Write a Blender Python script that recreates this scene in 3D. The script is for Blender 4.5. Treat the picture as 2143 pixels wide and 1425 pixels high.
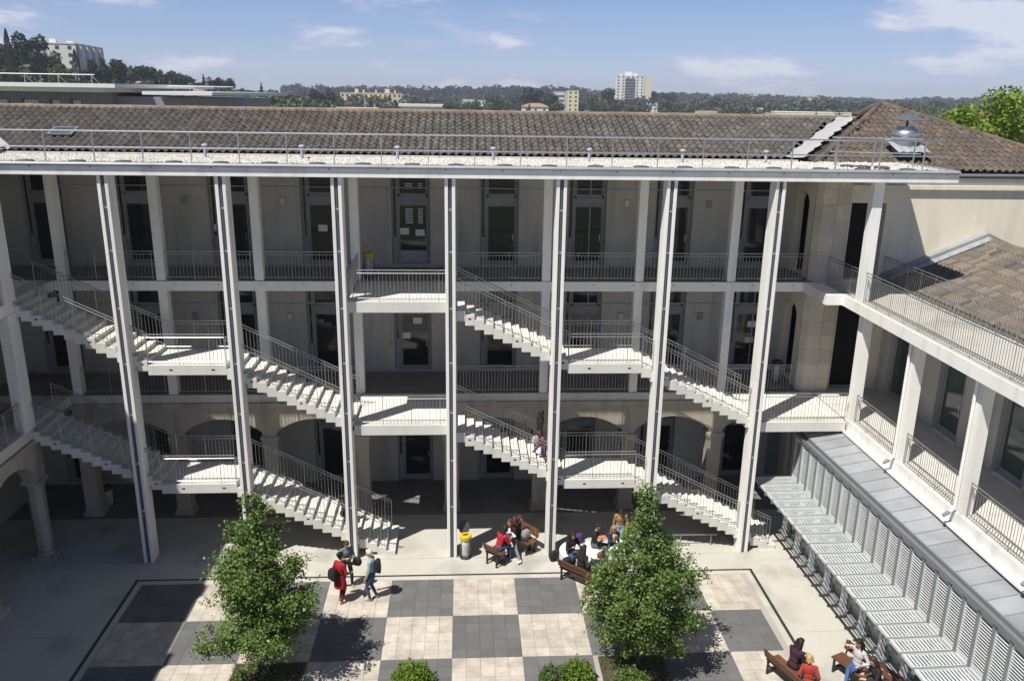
import bpy, bmesh, math, random
import numpy as np
from mathutils import Vector, Matrix

random.seed(7)
for o in list(bpy.data.objects):
    bpy.data.objects.remove(o)
SC = bpy.context.scene
COL = SC.collection

# ------------------------------------------------------------------ camera
yaw, pitch, roll = -0.0616, -0.2887, -0.0156
Rz = Matrix.Rotation(yaw, 3, 'Z'); Rx = Matrix.Rotation(pitch, 3, 'X'); Ry = Matrix.Rotation(roll, 3, 'Y')
RC = Rz @ Rx @ Ry @ Matrix(((1, 0, 0), (0, 0, -1), (0, 1, 0)))
cam_d = bpy.data.cameras.new('camera'); cam = bpy.data.objects.new('camera', cam_d); COL.objects.link(cam)
cam.matrix_world = Matrix.Translation((0.3822, -25.404, 15.3542)) @ RC.to_4x4()
cam_d.sensor_width = 36.0; cam_d.lens = 1740.0 / 2143.0 * 36.0
cam_d.clip_start = 0.2; cam_d.clip_end = 6000
SC.camera = cam

# ------------------------------------------------------------------ sun, sky, exposure
SUN_DX, SUN_DY = 0.435, 0.385            # horizontal travel of light per metre of drop
sdir = Vector((-SUN_DX, -SUN_DY, 1)).normalized()      # towards the sun
sun_d = bpy.data.lights.new('sun', 'SUN'); sun = bpy.data.objects.new('sun', sun_d); COL.objects.link(sun)
sun_d.energy = 5.0; sun_d.angle = math.radians(0.53); sun_d.color = (1.0, 0.96, 0.89)
sun.rotation_euler = (-sdir).to_track_quat('-Z', 'Y').to_euler()
sun.location = (-20, -20, 45)
world = bpy.data.worlds.new('World'); SC.world = world; world.use_nodes = True
wn = world.node_tree; wn.nodes.clear()
def nn(t, k, **kw):
    n = t.nodes.new(k)
    for a, b in kw.items(): setattr(n, a, b)
    return n
out = nn(wn, 'ShaderNodeOutputWorld'); bg = nn(wn, 'ShaderNodeBackground'); bg.inputs['Strength'].default_value = 0.076
sky = nn(wn, 'ShaderNodeTexSky'); sky.sky_type = 'NISHITA'; sky.sun_disc = False
sky.sun_elevation = math.asin(sdir.z); sky.sun_rotation = math.atan2(sdir.x, sdir.y)
sky.air_density = 0.75; sky.dust_density = 0.0; sky.ozone_density = 4.0; sky.altitude = 100
tc = nn(wn, 'ShaderNodeTexCoord')
sep = nn(wn, 'ShaderNodeSeparateXYZ'); wn.links.new(tc.outputs['Generated'], sep.inputs[0])
def wmath(op, a, b=None, c=None, clamp=False):
    n = nn(wn, 'ShaderNodeMath', operation=op); n.use_clamp = clamp
    for i, v in enumerate((a, b, c)):
        if v is None: continue
        if isinstance(v, (int, float)): n.inputs[i].default_value = v
        else: wn.links.new(v, n.inputs[i])
    return n.outputs[0]
# fair-weather cumulus, laid out by azimuth and elevation all round the sky
az = wmath('ARCTAN2', sep.outputs['X'], sep.outputs['Y']); el = wmath('ARCSINE', sep.outputs['Z'])
cmb = nn(wn, 'ShaderNodeCombineXYZ'); wn.links.new(wmath('MULTIPLY', az, 9.0), cmb.inputs[0]); wn.links.new(wmath('MULTIPLY', el, 34.0), cmb.inputs[1])
cmb.inputs[2].default_value = 8.8
def wnoise(scale, det, rough, off=0.0):
    n = nn(wn, 'ShaderNodeTexNoise'); n.inputs['Scale'].default_value = scale; n.inputs['Detail'].default_value = det; n.inputs['Roughness'].default_value = rough
    v = nn(wn, 'ShaderNodeVectorMath', operation='ADD'); wn.links.new(cmb.outputs[0], v.inputs[0]); v.inputs[1].default_value = (off, off * .7, off * .3)
    wn.links.new(v.outputs[0], n.inputs['Vector']); return n.outputs['Fac']
big = wnoise(0.26, 2, 0.5, 3.1); mid = wnoise(0.95, 6, 0.56); fine = wnoise(2.8, 5, 0.6)
dens = wmath('ADD', wmath('MULTIPLY', big, 0.60), wmath('ADD', wmath('MULTIPLY', mid, 0.62), wmath('MULTIPLY', fine, 0.20)))
lowf = nn(wn, 'ShaderNodeMapRange'); wn.links.new(el, lowf.inputs['Value']); lowf.interpolation_type = 'SMOOTHSTEP'
lowf.inputs['From Min'].default_value = 0.06; lowf.inputs['From Max'].default_value = 0.40; lowf.inputs['To Min'].default_value = 0.075; lowf.inputs['To Max'].default_value = -0.10
dens = wmath('ADD', dens, lowf.outputs[0])
mask = nn(wn, 'ShaderNodeMapRange'); mask.interpolation_type = 'SMOOTHSTEP'
wn.links.new(dens, mask.inputs['Value']); mask.inputs['From Min'].default_value = 0.725; mask.inputs['From Max'].default_value = 0.88
mask.inputs['To Max'].default_value = 0.70
core = nn(wn, 'ShaderNodeMapRange'); core.interpolation_type = 'SMOOTHSTEP'
wn.links.new(dens, core.inputs['Value']); core.inputs['From Min'].default_value = 0.77; core.inputs['From Max'].default_value = 0.90
# thin haze veil towards the horizon
veil = nn(wn, 'ShaderNodeMapRange'); wn.links.new(sep.outputs['Z'], veil.inputs['Value'])
veil.inputs['From Min'].default_value = 0.0; veil.inputs['From Max'].default_value = 0.20
veil.inputs['To Min'].default_value = 0.42; veil.inputs['To Max'].default_value = 0.0; veil.interpolation_type = 'SMOOTHSTEP'
mixv = nn(wn, 'ShaderNodeMix', data_type='RGBA'); wn.links.new(veil.outputs[0], mixv.inputs['Factor'])
skm = nn(wn, 'ShaderNodeMix', data_type='RGBA', blend_type='MULTIPLY'); skm.inputs['Factor'].default_value = 1.0
wn.links.new(sky.outputs[0], skm.inputs['A']); skm.inputs['B'].default_value = (0.90, 0.89, 1.0, 1)
wn.links.new(skm.outputs['Result'], mixv.inputs['A']); mixv.inputs['B'].default_value = (3.9, 4.7, 7.4, 1)
mixc = nn(wn, 'ShaderNodeMix', data_type='RGBA'); wn.links.new(mask.outputs[0], mixc.inputs['Factor'])
ccol = nn(wn, 'ShaderNodeMix', data_type='RGBA'); wn.links.new(core.outputs[0], ccol.inputs['Factor']); ccol.inputs['A'].default_value = (5.2, 5.5, 7.7, 1); ccol.inputs['B'].default_value = (8.2, 8.3, 9.0, 1)
wn.links.new(mixv.outputs['Result'], mixc.inputs['A']); wn.links.new(ccol.outputs['Result'], mixc.inputs['B'])
wn.links.new(mixc.outputs['Result'], bg.inputs['Color']); wn.links.new(bg.outputs[0], out.inputs['Surface'])
SC.view_settings.view_transform = 'Standard'; SC.view_settings.look = 'None'
SC.view_settings.exposure = 0.40; SC.view_settings.gamma = 1.0; SC.view_settings.use_curve_mapping = False
SC.render.engine = 'CYCLES'; SC.cycles.max_bounces = 6; SC.cycles.diffuse_bounces = 3

# ------------------------------------------------------------------ materials
def M(name, color, rough=0.8, metal=0.0, var=0.12, scale=1.2, fine=0.06, fscale=14.0, rnd=0.0, stain=0.0, bump=0.0,
      bscale=30.0, spec=0.3, ramp=None, coord='world', trans=0.0, grime=0.0):
    m = bpy.data.materials.new(name); m.use_nodes = True; t = m.node_tree
    p = t.nodes['Principled BSDF']; p.inputs['Roughness'].default_value = rough; p.inputs['Metallic'].default_value = metal
    p.inputs['Specular IOR Level'].default_value = spec
    def math_(op, a, b=None, c=None):
        n = nn(t, 'ShaderNodeMath', operation=op)
        for i, v in enumerate((a, b, c)):
            if v is None: continue
            if isinstance(v, (int, float)): n.inputs[i].default_value = v
            else: t.links.new(v, n.inputs[i])
        return n.outputs[0]
    geo = nn(t, 'ShaderNodeNewGeometry')
    if coord == 'world': pos = geo.outputs['Position']
    else: pos = nn(t, 'ShaderNodeTexCoord').outputs['Object']
    def noise(s, det=4, sc3=None):
        n = nn(t, 'ShaderNodeTexNoise'); n.inputs['Scale'].default_value = s; n.inputs['Detail'].default_value = det
        if sc3:
            mp = nn(t, 'ShaderNodeMapping'); mp.inputs['Scale'].default_value = sc3
            t.links.new(pos, mp.inputs['Vector']); t.links.new(mp.outputs[0], n.inputs['Vector'])
        else: t.links.new(pos, n.inputs['Vector'])
        return n.outputs['Fac']
    f = math_('ADD', 1.0, 0.0)
    if var: f = math_('MULTIPLY', f, math_('MULTIPLY_ADD', math_('SUBTRACT', noise(scale, 5), 0.5), 2.6 * var, 1.0))
    if fine: f = math_('MULTIPLY', f, math_('MULTIPLY_ADD', math_('SUBTRACT', noise(fscale, 3), 0.5), 2.6 * fine, 1.0))
    if rnd or ramp:
        oi = nn(t, 'ShaderNodeObjectInfo')
        r = math_('FRACT', math_('ADD', math_('MULTIPLY', oi.outputs['Random'], 7.31), math_('MULTIPLY', geo.outputs['Random Per Island'], 1.0)))
        if rnd: f = math_('MULTIPLY', f, math_('MULTIPLY_ADD', math_('SUBTRACT', r, 0.5), 2 * rnd, 1.0))
    if stain:
        mr = nn(t, 'ShaderNodeMapRange'); t.links.new(noise(1.1, 5, (2.2, 2.2, 0.22)), mr.inputs['Value'])
        mr.inputs['From Min'].default_value = 0.5; mr.inputs['From Max'].default_value = 0.72
        mr.inputs['To Min'].default_value = 1.0; mr.inputs['To Max'].default_value = 1.0 - stain
        f = math_('MULTIPLY', f, mr.outputs[0])
    if grime:
        mr = nn(t, 'ShaderNodeMapRange'); t.links.new(noise(0.55, 7), mr.inputs['Value'])
        mr.inputs['From Min'].default_value = 0.52; mr.inputs['From Max'].default_value = 0.70
        mr.inputs['To Min'].default_value = 1.0; mr.inputs['To Max'].default_value = 1.0 - grime
        f = math_('MULTIPLY', f, mr.outputs[0])
    if ramp:
        cr = nn(t, 'ShaderNodeValToRGB'); cr.color_ramp.interpolation = 'CONSTANT'
        els = cr.color_ramp.elements
        els[0].position = 0; els[0].color = (*ramp[0][1], 1)
        els[1].position = ramp[1][0]; els[1].color = (*ramp[1][1], 1)
        for pp, cc in ramp[2:]:
            e = els.new(pp); e.color = (*cc, 1)
        t.links.new(r, cr.inputs[0]); src = cr.outputs[0]
    else:
        rg = nn(t, 'ShaderNodeRGB'); rg.outputs[0].default_value = (*color, 1); src = rg.outputs[0]
    vm = nn(t, 'ShaderNodeVectorMath', operation='SCALE'); t.links.new(src, vm.inputs[0]); t.links.new(f, vm.inputs['Scale'])
    t.links.new(vm.outputs[0], p.inputs['Base Color'])
    if bump:
        b = nn(t, 'ShaderNodeBump'); b.inputs['Strength'].default_value = bump; b.inputs['Distance'].default_value = 0.02
        t.links.new(noise(bscale, 4), b.inputs['Height']); t.links.new(b.outputs[0], p.inputs['Normal'])
    if trans:
        tr = nn(t, 'ShaderNodeBsdfTranslucent'); mx = nn(t, 'ShaderNodeMixShader'); mx.inputs[0].default_value = trans
        t.links.new(vm.outputs[0], tr.inputs['Color']); o_ = t.nodes['Material Output']
        t.links.new(p.outputs[0], mx.inputs[1]); t.links.new(tr.outputs[0], mx.inputs[2]); t.links.new(mx.outputs[0], o_.inputs['Surface'])
    return m
MT = {}
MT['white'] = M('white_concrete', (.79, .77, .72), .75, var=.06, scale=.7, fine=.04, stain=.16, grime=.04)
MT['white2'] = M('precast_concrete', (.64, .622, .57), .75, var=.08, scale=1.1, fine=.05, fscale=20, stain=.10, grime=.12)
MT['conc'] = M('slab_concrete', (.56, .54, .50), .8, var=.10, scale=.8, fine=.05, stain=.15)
MT['gfloor'] = M('gallery_screed_and_shade', (.20, .19, .172), .8, var=.2, scale=.8, fine=.06, grime=.15)  # also laid on the ground floor, where its dark tone stands in for shade
MT['pave'] = M('courtyard_concrete', (.445, .425, .372), .85, var=.12, scale=.5, fine=.05, fscale=9, grime=.30, bump=.15)
MT['stone'] = M('limestone', (.40, .36, .29), .9, var=.20, scale=.9, fine=.10, fscale=12, stain=.30, bump=.3, bscale=18)
MT['stone2'] = M('limestone_block', (.50, .455, .375), .9, var=.14, scale=2, fine=.08, rnd=.10, bump=.25, bscale=20)
MT['plaster'] = M('gallery_plaster', (.46, .44, .395), .9, var=.14, scale=.7, fine=.04, stain=.22, grime=.08)
MT['cream'] = M('cream_render', (.74, .67, .53), .9, var=.08, scale=.6, fine=.04, fscale=7, stain=.10)
MT['steel'] = M('galvanised_rail', (.36, .36, .35), .42, .8, var=.08, fine=.04)
MT['alu'] = M('aluminium_rail', (.62, .63, .64), .3, .9, var=.03, fine=.02)
MT['darkpipe'] = M('dark_downpipe', (.11, .12, .14), .45, .3, var=.1)
MT['zinc'] = M('zinc_sheet', (.35, .365, .38), .5, .25, var=.16, scale=1.8, fine=.07, grime=.22, rnd=.10)
MT['zincd'] = M('zinc_gutter', (.21, .22, .235), .5, .3, var=.1)
MT['frame'] = M('grey_door_frame', (.25, .262, .27), .6, var=.05)
MT['frame2'] = M('pale_panel', (.33, .35, .36), .6, var=.05)
MT['glass'] = M('door_glass', (.012, .014, .015), .06, spec=.5, var=0, fine=0)
MT['glassg'] = M('greenish_glass', (.05, .075, .07), .08, spec=.5, var=0, fine=0)
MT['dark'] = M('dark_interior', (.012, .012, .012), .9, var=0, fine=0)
MT['slat'] = M('white_slat', (.52, .535, .54), .45, .1, var=.08, scale=2, rnd=.08, spec=.4)
MT['rib'] = M('grey_green_rib', (.20, .225, .21), .55, .2, var=.05)
TR = [(0, (.082, .072, .062)), (.2, (.094, .083, .072)), (.45, (.104, .093, .081)), (.7, (.090, .080, .070)), (.85, (.118, .107, .094)), (.95, (.135, .124, .110)), (.990, (.13, .095, .07)), (.997, (.22, .165, .135))]
MT['tile'] = M('weathered_tile', (.15, .13, .11), .9, var=.22, scale=1.4, fine=.12, fscale=18, ramp=TR, bump=.2)
TR2 = [(0, (0.100, 0.078, 0.062)), (.3, (0.116, 0.092, 0.074)), (.6, (0.090, 0.072, 0.058)), (.85, (0.132, 0.104, 0.080)), (.96, (0.160, 0.108, 0.072))]
MT['tileb'] = M('brown_tile', (.12, .1, .08), .9, var=.18, scale=1.4, fine=.12, fscale=18, ramp=TR2, bump=.2)
TR3 = [(0, (.150, .125, .10)), (.25, (.175, .148, .118)), (.5, (.138, .117, .095)), (.72, (.195, .165, .132)), (.9, (.115, .10, .085)), (.96, (.085, .076, .068))]
MT['tilep'] = M('pale_clay_tile', (.3, .23, .17), .9, var=.14, scale=1.5, fine=.1, fscale=18, ramp=TR3, bump=.2)
MT['ridge'] = M('ridge_tile', (.2, .15, .11), .9, var=.3, scale=1.5, rnd=.2, bump=.2)
MT['deck'] = M('roof_underlay', (.05, .042, .035), .95, var=.1)
MT['mortar'] = M('valley_mortar', (.36, .355, .34), .9, var=.12, scale=3, bump=.3)
MT['gravel'] = M('white_gravel', (.56, .535, .47), .95, var=.08, scale=2, fine=.25, fscale=26, bump=1.0, bscale=22, rnd=.25)
MT['rubber'] = M('dark_pad', (.06, .065, .08), .7, var=.1)
MT['pdark'] = M('dark_paver', (.124, .124, .122), .8, var=.12, scale=1.5, fine=.07, rnd=.10, grime=.08)
MT['plight'] = M('travertine_paver', (.435, .388, .33), .8, var=.40, scale=2.2, fine=.12, fscale=7, rnd=.10, grime=.12)
MT['grout'] = M('paver_grout', (.34, .31, .27), .9, var=.1)
MT['soil'] = M('planting_soil', (.075, .06, .042), .95, var=.25, scale=4, bump=.6)
MT['earth'] = M('open_ground', (.14, .15, .085), .95, var=.3, scale=.02, fine=.2, fscale=.3)
MT['wood'] = M('brown_timber', (.12, .055, .03), .55, var=.25, scale=5, fine=.12, rnd=.2)
MT['bsteel'] = M('dark_bench_steel', (.05, .055, .052), .5, .4, var=.05)
MT['yellow'] = M('yellow_plastic', (.60, .40, .02), .45, var=.05, spec=.4)
MT['bag'] = M('clear_bin_liner', (.42, .42, .40), .25, var=.3, scale=9, spec=.5)
MT['black'] = M('black_cloth', (.016, .016, .018), .85, var=.2, scale=8, coord='obj')
MT['bark'] = M('bark', (.10, .08, .06), .95, var=.25, scale=6, bump=.6)
MT['paper'] = M('white_paper', (.75, .74, .72), .8, var=.02)
MT['purple'] = M('purple_cloth', (.06, .03, .11), .8, var=.1)
MT['greycloth'] = M('grey_cloth', (.22, .22, .21), .85, var=.15, scale=9)
MT['bluep'] = M('blue_plastic', (.25, .5, .75), .3, var=.05, spec=.5)
MT['redp'] = M('red_cardboard', (.55, .16, .08), .6, var=.15, scale=14)
LEAF = [(0, (.085, .142, .026)), (.25, (.112, .180, .036)), (.5, (.068, .115, .023)), (.7, (.145, .215, .048)), (.9, (.19, .25, .07))]
MT['leaf'] = M('lime_leaf', (.05, .1, .02), .5, var=.22, scale=1.6, fine=0, ramp=LEAF, trans=.22, spec=.35)
BUSH = [(0, (.12, .20, .022)), (.3, (.16, .25, .028)), (.6, (.10, .17, .02)), (.85, (.20, .28, .04))]
MT['bush'] = M('bright_shrub_leaf', (.1, .2, .02), .55, var=.15, scale=2, fine=0, ramp=BUSH, trans=.3)
BUSH2 = [(0, (.07, .12, .025)), (.4, (.10, .15, .04)), (.7, (.10, .085, .06)), (.88, (.12, .16, .04))]
MT['bush2'] = M('dull_shrub_leaf', (.1, .2, .02), .6, var=.15, scale=2, fine=0, ramp=BUSH2, trans=.2)
BR = [(0, (.13, .20, .018)), (.3, (.18, .26, .025)), (.6, (.10, .16, .016)), (.8, (.24, .31, .035))]
MT['spring'] = M('spring_leaf', (.1, .2, .02), .55, var=.2, scale=.6, fine=0, ramp=BR, trans=.3)
FD = [(0, (.034, .043, .023)), (.3, (.044, .056, .029)), (.6, (.026, .033, .020)), (.85, (.056, .068, .034))]
MT['pineleaf'] = M('pine_needle', (.03, .04, .02), .8, var=.2, scale=.12, fine=0, ramp=FD)
FM = [(0, (.058, .082, .026)), (.3, (.075, .102, .034)), (.6, (.044, .062, .022)), (.85, (.10, .13, .042))]
MT['broadleaf'] = M('far_broadleaf', (.05, .08, .025), .8, var=.2, scale=.1, fine=0, ramp=FM)
FF = [(0, (.048, .058, .034)), (.3, (.060, .070, .040)), (.6, (.036, .044, .030)), (.88, (.085, .100, .048))]
MT['forest'] = M('far_forest', (.04, .05, .03), .9, var=.4, scale=.012, fine=0, ramp=FF)
FN = [(0, (.022, .028, .030)), (.4, (.029, .036, .036)), (.8, (.017, .022, .025))]
MT['forestd'] = M('dark_pinewood', (.02, .025, .025), .9, var=.2, scale=.02, fine=0, ramp=FN)
GR = [(0, (.10, .16, .03)), (.3, (.16, .22, .05)), (.6, (.07, .12, .02)), (.85, (.24, .25, .09))]
MT['grass'] = M('short_grass', (.1, .15, .03), .8, var=.2, scale=2, fine=0, ramp=GR, trans=.2)
MT['flower'] = M('yellow_flower', (.75, .5, .03), .7, var=.05)
MT['bwhite'] = M('far_white_wall', (.70, .68, .62), .85, var=.06, scale=.15)
MT['bcream'] = M('far_cream_wall', (.66, .57, .42), .85, var=.06, scale=.15)
MT['bgrey'] = M('far_grey_wall', (.36, .38, .43), .85, var=.06, scale=.15)
MT['byellow'] = M('far_yellow_wall', (.66, .58, .34), .85, var=.06, scale=.15)
MT['bwin'] = M('far_window', (.06, .068, .08), .3, var=.1)
MT['bpeach'] = M('peach_balcony', (.55, .33, .20), .8, var=.08)
MT['awning'] = M('yellow_awning', (.75, .50, .06), .7, var=.05)
MT['broof'] = M('far_tile_roof', (.34, .20, .125), .9, var=.2, scale=.5)
MT['clad'] = M('slate_cladding', (.25, .25, .31), .7, var=.08, scale=.7, rnd=.05)
MT['soffit'] = M('white_soffit', (.72, .715, .69), .6, var=.03)
MT['shutter'] = M('pale_shutter', (.40, .40, .43), .6, var=.05)

# ------------------------------------------------------------------ mesh helpers
WL = {}
def wl(o): return WL.get(o.name, Vector((0, 0, 0))) if o else Vector((0, 0, 0))
def setp(o, label=None, cat=None, group=None, kind=None):
    if label: o['label'] = label
    if cat: o['category'] = cat
    if group: o['group'] = group
    if kind: o['kind'] = kind
    return o
def thing(name, label, cat, loc=(0, 0, 0), rz=0.0, group=None):
    o = bpy.data.objects.new(name, None); COL.objects.link(o); o.location = loc; o.rotation_euler = (0, 0, rz)
    o.empty_display_size = 0.2; WL[o.name] = Vector(loc); setp(o, label, cat, group); return o
def put(name, mesh, parent=None, loc=(0, 0, 0), rot=None, kind=None, rel=False):
    """link an object sharing mesh; loc is a world position unless rel"""
    o = bpy.data.objects.new(name, mesh); COL.objects.link(o)
    p = Vector(loc)
    if parent:
        o.parent = parent
        if not rel: WL[o.name] = p.copy(); p = p - wl(parent)
    else: WL[o.name] = p.copy()
    o.location = p
    if rot is not None:
        o.rotation_mode = 'QUATERNION'; o.rotation_quaternion = rot
    if kind: o['kind'] = kind
    return o
class MB:
    def __init__(s): s.v = []; s.f = []; s.m = []
    def face(s, pts, mi=0):
        i = len(s.v); s.v += [tuple(p) for p in pts]; s.f.append(tuple(range(i, i + len(pts)))); s.m.append(mi); return s
    def box(s, x0, y0, z0, x1, y1, z1, mi=0):
        i = len(s.v)
        s.v += [(x0, y0, z0), (x1, y0, z0), (x1, y1, z0), (x0, y1, z0), (x0, y0, z1), (x1, y0, z1), (x1, y1, z1), (x0, y1, z1)]
        for q in ((0, 3, 2, 1), (4, 5, 6, 7), (0, 1, 5, 4), (1, 2, 6, 5), (2, 3, 7, 6), (3, 0, 4, 7)):
            s.f.append(tuple(i + k for k in q)); s.m.append(mi)
        return s
    def prism(s, poly, z0, z1, mi=0, axis='z'):
        """poly of 2-D points (ccw) extruded z0..z1 along axis"""
        def P(a, b, c): return {'z': (a, b, c), 'y': (a, c, b), 'x': (c, a, b)}[axis]
        n = len(poly); i = len(s.v)
        s.v += [P(a, b, z0) for a, b in poly] + [P(a, b, z1) for a, b in poly]
        s.f.append(tuple(i + k for k in reversed(range(n)))); s.f.append(tuple(i + n + k for k in range(n))); s.m += [mi, mi]
        for k in range(n):
            l = (k + 1) % n
            s.f.append((i + k, i + l, i + n + l, i + n + k)); s.m.append(mi)
        return s
    def tube(s, p0, p1, r, r1=None, n=6, mi=0, caps=True):
        p0 = Vector(p0); p1 = Vector(p1); d = (p1 - p0)
        if d.length < 1e-6: return s
        d.normalize(); a = d.orthogonal().normalized(); b = d.cross(a); r1 = r if r1 is None else r1
        i = len(s.v)
        for p, rr in ((p0, r), (p1, r1)):
            for k in range(n):
                t = 2 * math.pi * k / n; s.v.append(tuple(p + a * (math.cos(t) * rr) + b * (math.sin(t) * rr)))
        for k in range(n):
            l = (k + 1) % n; s.f.append((i + k, i + l, i + n + l, i + n + k)); s.m.append(mi)
        if caps:
            s.f.append(tuple(i + k for k in reversed(range(n)))); s.f.append(tuple(i + n + k for k in range(n))); s.m += [mi, mi]
        return s
    def path(s, pts, r, n=6, mi=0):
        for a, b in zip(pts[:-1], pts[1:]): s.tube(a, b, r, n=n, mi=mi)
        return s
    def lathe(s, prof, n=16, c=(0, 0), mi=0):
        """prof of (r, z)"""
        i = len(s.v)
        for r, z in prof:
            for k in range(n):
                t = 2 * math.pi * k / n; s.v.append((c[0] + r * math.cos(t), c[1] + r * math.sin(t), z))
        for j in range(len(prof) - 1):
            for k in range(n):
                l = (k + 1) % n; s.f.append((i + j * n + k, i + j * n + l, i + (j + 1) * n + l, i + (j + 1) * n + k)); s.m.append(mi)
        s.f.append(tuple(i + k for k in reversed(range(n)))); s.m.append(mi)
        j = len(prof) - 1; s.f.append(tuple(i + j * n + k for k in range(n))); s.m.append(mi)
        return s
    def arch(s, a0, a1, b0, b1, zs, zc, zt, axis='x', n=14, mi=0):
        """wall piece over an arched opening a0..a1; b0..b1 thickness"""
        w = (a1 - a0) / 2; c = (a0 + a1) / 2; r = zc - zs; R = (w * w + r * r) / (2 * r)
        def P(a, b, z): return (a, b, z) if axis == 'x' else (b, a, z)
        xs = [a0 + (a1 - a0) * k / n for k in range(n + 1)]
        zs_ = [zc - R + math.sqrt(max(0, R * R - (x - c) ** 2)) for x in xs]
        for k in range(n):
            x0, x1, z0, z1 = xs[k], xs[k + 1], zs_[k], zs_[k + 1]
            s.face([P(x0, b0, z0), P(x1, b0, z1), P(x1, b0, zt), P(x0, b0, zt)], mi)
            s.face([P(x1, b1, z1), P(x0, b1, z0), P(x0, b1, zt), P(x1, b1, zt)], mi)
            s.face([P(x0, b0, z0), P(x0, b1, z0), P(x1, b1, z1), P(x1, b0, z1)], mi)
        return s
    def mesh(s, name, mats, off=(0, 0, 0), smooth=False):
        me = bpy.data.meshes.new(name)
        ox, oy, oz = off
        v = [(a - ox, b - oy, c - oz) for a, b, c in s.v]
        me.from_pydata(v, [], s.f)
        for m in (mats if isinstance(mats, (list, tuple)) else [mats]): me.materials.append(MT[m] if isinstance(m, str) else m)
        if isinstance(mats, (list, tuple)) and len(mats) > 1: me.polygons.foreach_set('material_index', s.m)
        if smooth: me.polygons.foreach_set('use_smooth', [True] * len(me.polygons))
        me.update(); return me
    def build(s, name, mats, parent=None, at=None, kind=None, smooth=False, local=False, bevel=0):
        """world-space geometry: at = origin of the object (defaults to parent's origin)"""
        if local: o = put(name, s.mesh(name, mats, smooth=smooth), parent, (0, 0, 0), rel=True, kind=kind)
        else:
            a = Vector(at) if at is not None else wl(parent)
            o = put(name, s.mesh(name, mats, a, smooth), parent, a, kind=kind)
        if bevel:
            b = o.modifiers.new('bevel', 'BEVEL'); b.width = bevel; b.segments = 2; b.limit_method = 'ANGLE'
        return o
def lerp(a, b, t): return tuple(x + (y - x) * t for x, y in zip(a, b))
# ================================================================== SETTING
g = MB(); N = 40
def H(x, y):
    h = 24 * math.exp(-((x + 175) / 85) ** 2 - ((y - 300) / 130) ** 2)
    t = min(1, max(0, (y - 850) / 500)); t = t * t * (3 - 2 * t)
    h += t * (8 + 2.5 * math.sin(x * .006 + 1) + 1.5 * math.sin(x * .017))
    return h - 0.25
xs = [-1500 + 3000 * k / 60 for k in range(61)] + [-300 + 12 * k for k in range(30)]
xs = sorted(set(round(x, 2) for x in xs)); ys = sorted(set([-400, -200, -100] + [-50 + 25 * k for k in range(30)] + [720 + 60 * k for k in range(30)]))
vid = {}
for j, y in enumerate(ys):
    for i, x in enumerate(xs):
        vid[i, j] = len(g.v); g.v.append((x, y, H(x, y)))
for j in range(len(ys) - 1):
    for i in range(len(xs) - 1):
        g.f.append((vid[i, j], vid[i + 1, j], vid[i + 1, j + 1], vid[i, j + 1])); g.m.append(0)
o = g.build('ground', 'earth', smooth=True); o['kind'] = 'structure'
MB().box(-20, -30, -.3, 20, 6, 0).build('courtyard_pavement', 'pave')['kind'] = 'structure'
# saw-cut joints of the concrete apron, as thin recess-coloured strips
jb = MB()
for x0, y0, x1, y1 in ((-13.2, -.02, -10.4, .0), (-10.0, -.02, 10.0, .0), (-6.8, -1.2, -6.79, .0), (0, -1.2, .012, 0), (6.8, -1.2, 6.812, 0), (10.5, -.5, 13, -.49), (10.6, -4.5, 12.1, -4.49), (-13.3, -12, -13.28, 0), (-13, -4.0, -10.5, -3.988)):
    jb.box(x0, y0, .0005, x1, y1 if y1 - y0 > .012 else y0 + .014, .004)
jb.build('pavement_joint', 'grout', kind='structure')

# checkered paving: squares of 2 m, each of 5 x 5 pavers
PX0, PX1, PY0 = -9.96, 9.84, -1.36
pav = MB().box(PX0, -12.3, .0, PX1, PY0, .004).build('checkered_paving', 'grout', at=(0, -6, 0)); pav['kind'] = 'structure'
pm = {}
def paver_mesh(w, d, k):
    key = (round(w, 3), round(d, 3), k)
    if key not in pm: pm[key] = MB().box(-w / 2, -d / 2, 0, w / 2, d / 2, .016).mesh('paver', 'pdark' if k else 'plight')
    return pm[key]
plist = []
GX, GY, S2 = 0.06, -1.36, 2.0
HOLES = [(-6.0, -8.6, -4.0, -5.38), (4.2, -8.6, 6.1, -5.42)]
for r in range(0, 5):
    for c in range(-5, 5):
        dark = (r + c) % 2 != 0
        for j in range(5):
            off = 0
            for i in range(5):
                x0 = GX + c * S2 + i * .4; y1 = GY - r * S2 - j * .4
                cx, cy = x0 + .2, y1 - .2; w = .4
                if cx > 9.75: continue
                if any(a < cx < c_ and b < cy < d for a, b, c_, d in HOLES): continue
                plist.append((cx, cy, dark))
def vis(p): return (p[1] > -6.9 and abs(p[0]) < 11)
plist.sort(key=lambda p: (p[0] - .4) ** 2 + (p[1] + 25.4) ** 2 + (0 if vis(p) else 1e6))
rest = [MB(), MB()]
rr = random.Random(3)
for n_, (cx, cy, dk) in enumerate(plist):
    dz = rr.uniform(-.0015, .0015); gap = .006 if dk else .008
    if n_ < 300: put('paving_tile', paver_mesh(.4 - gap, .4 - gap, dk), pav, (cx, cy, .005 + dz))
    else: rest[dk].box(cx - .2 + gap / 2, cy - .2 + gap / 2, .005, cx + .2 - gap / 2, cy + .2 - gap / 2, .021 + dz)
rest[0].build('paving_tiles_light', 'plight', pav, kind='stuff'); rest[1].build('paving_tiles_dark', 'pdark', pav, kind='stuff')
ic = MB()
for x0, y0, x1, y1 in ((-9.48, -5.12, -8.82, -5.09), (-9.48, -4.43, -8.82, -4.40), (-9.48, -5.09, -9.45, -4.43), (-8.85, -5.09, -8.82, -4.43)): ic.box(x0, y0, .005, x1, y1, .0262)
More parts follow.
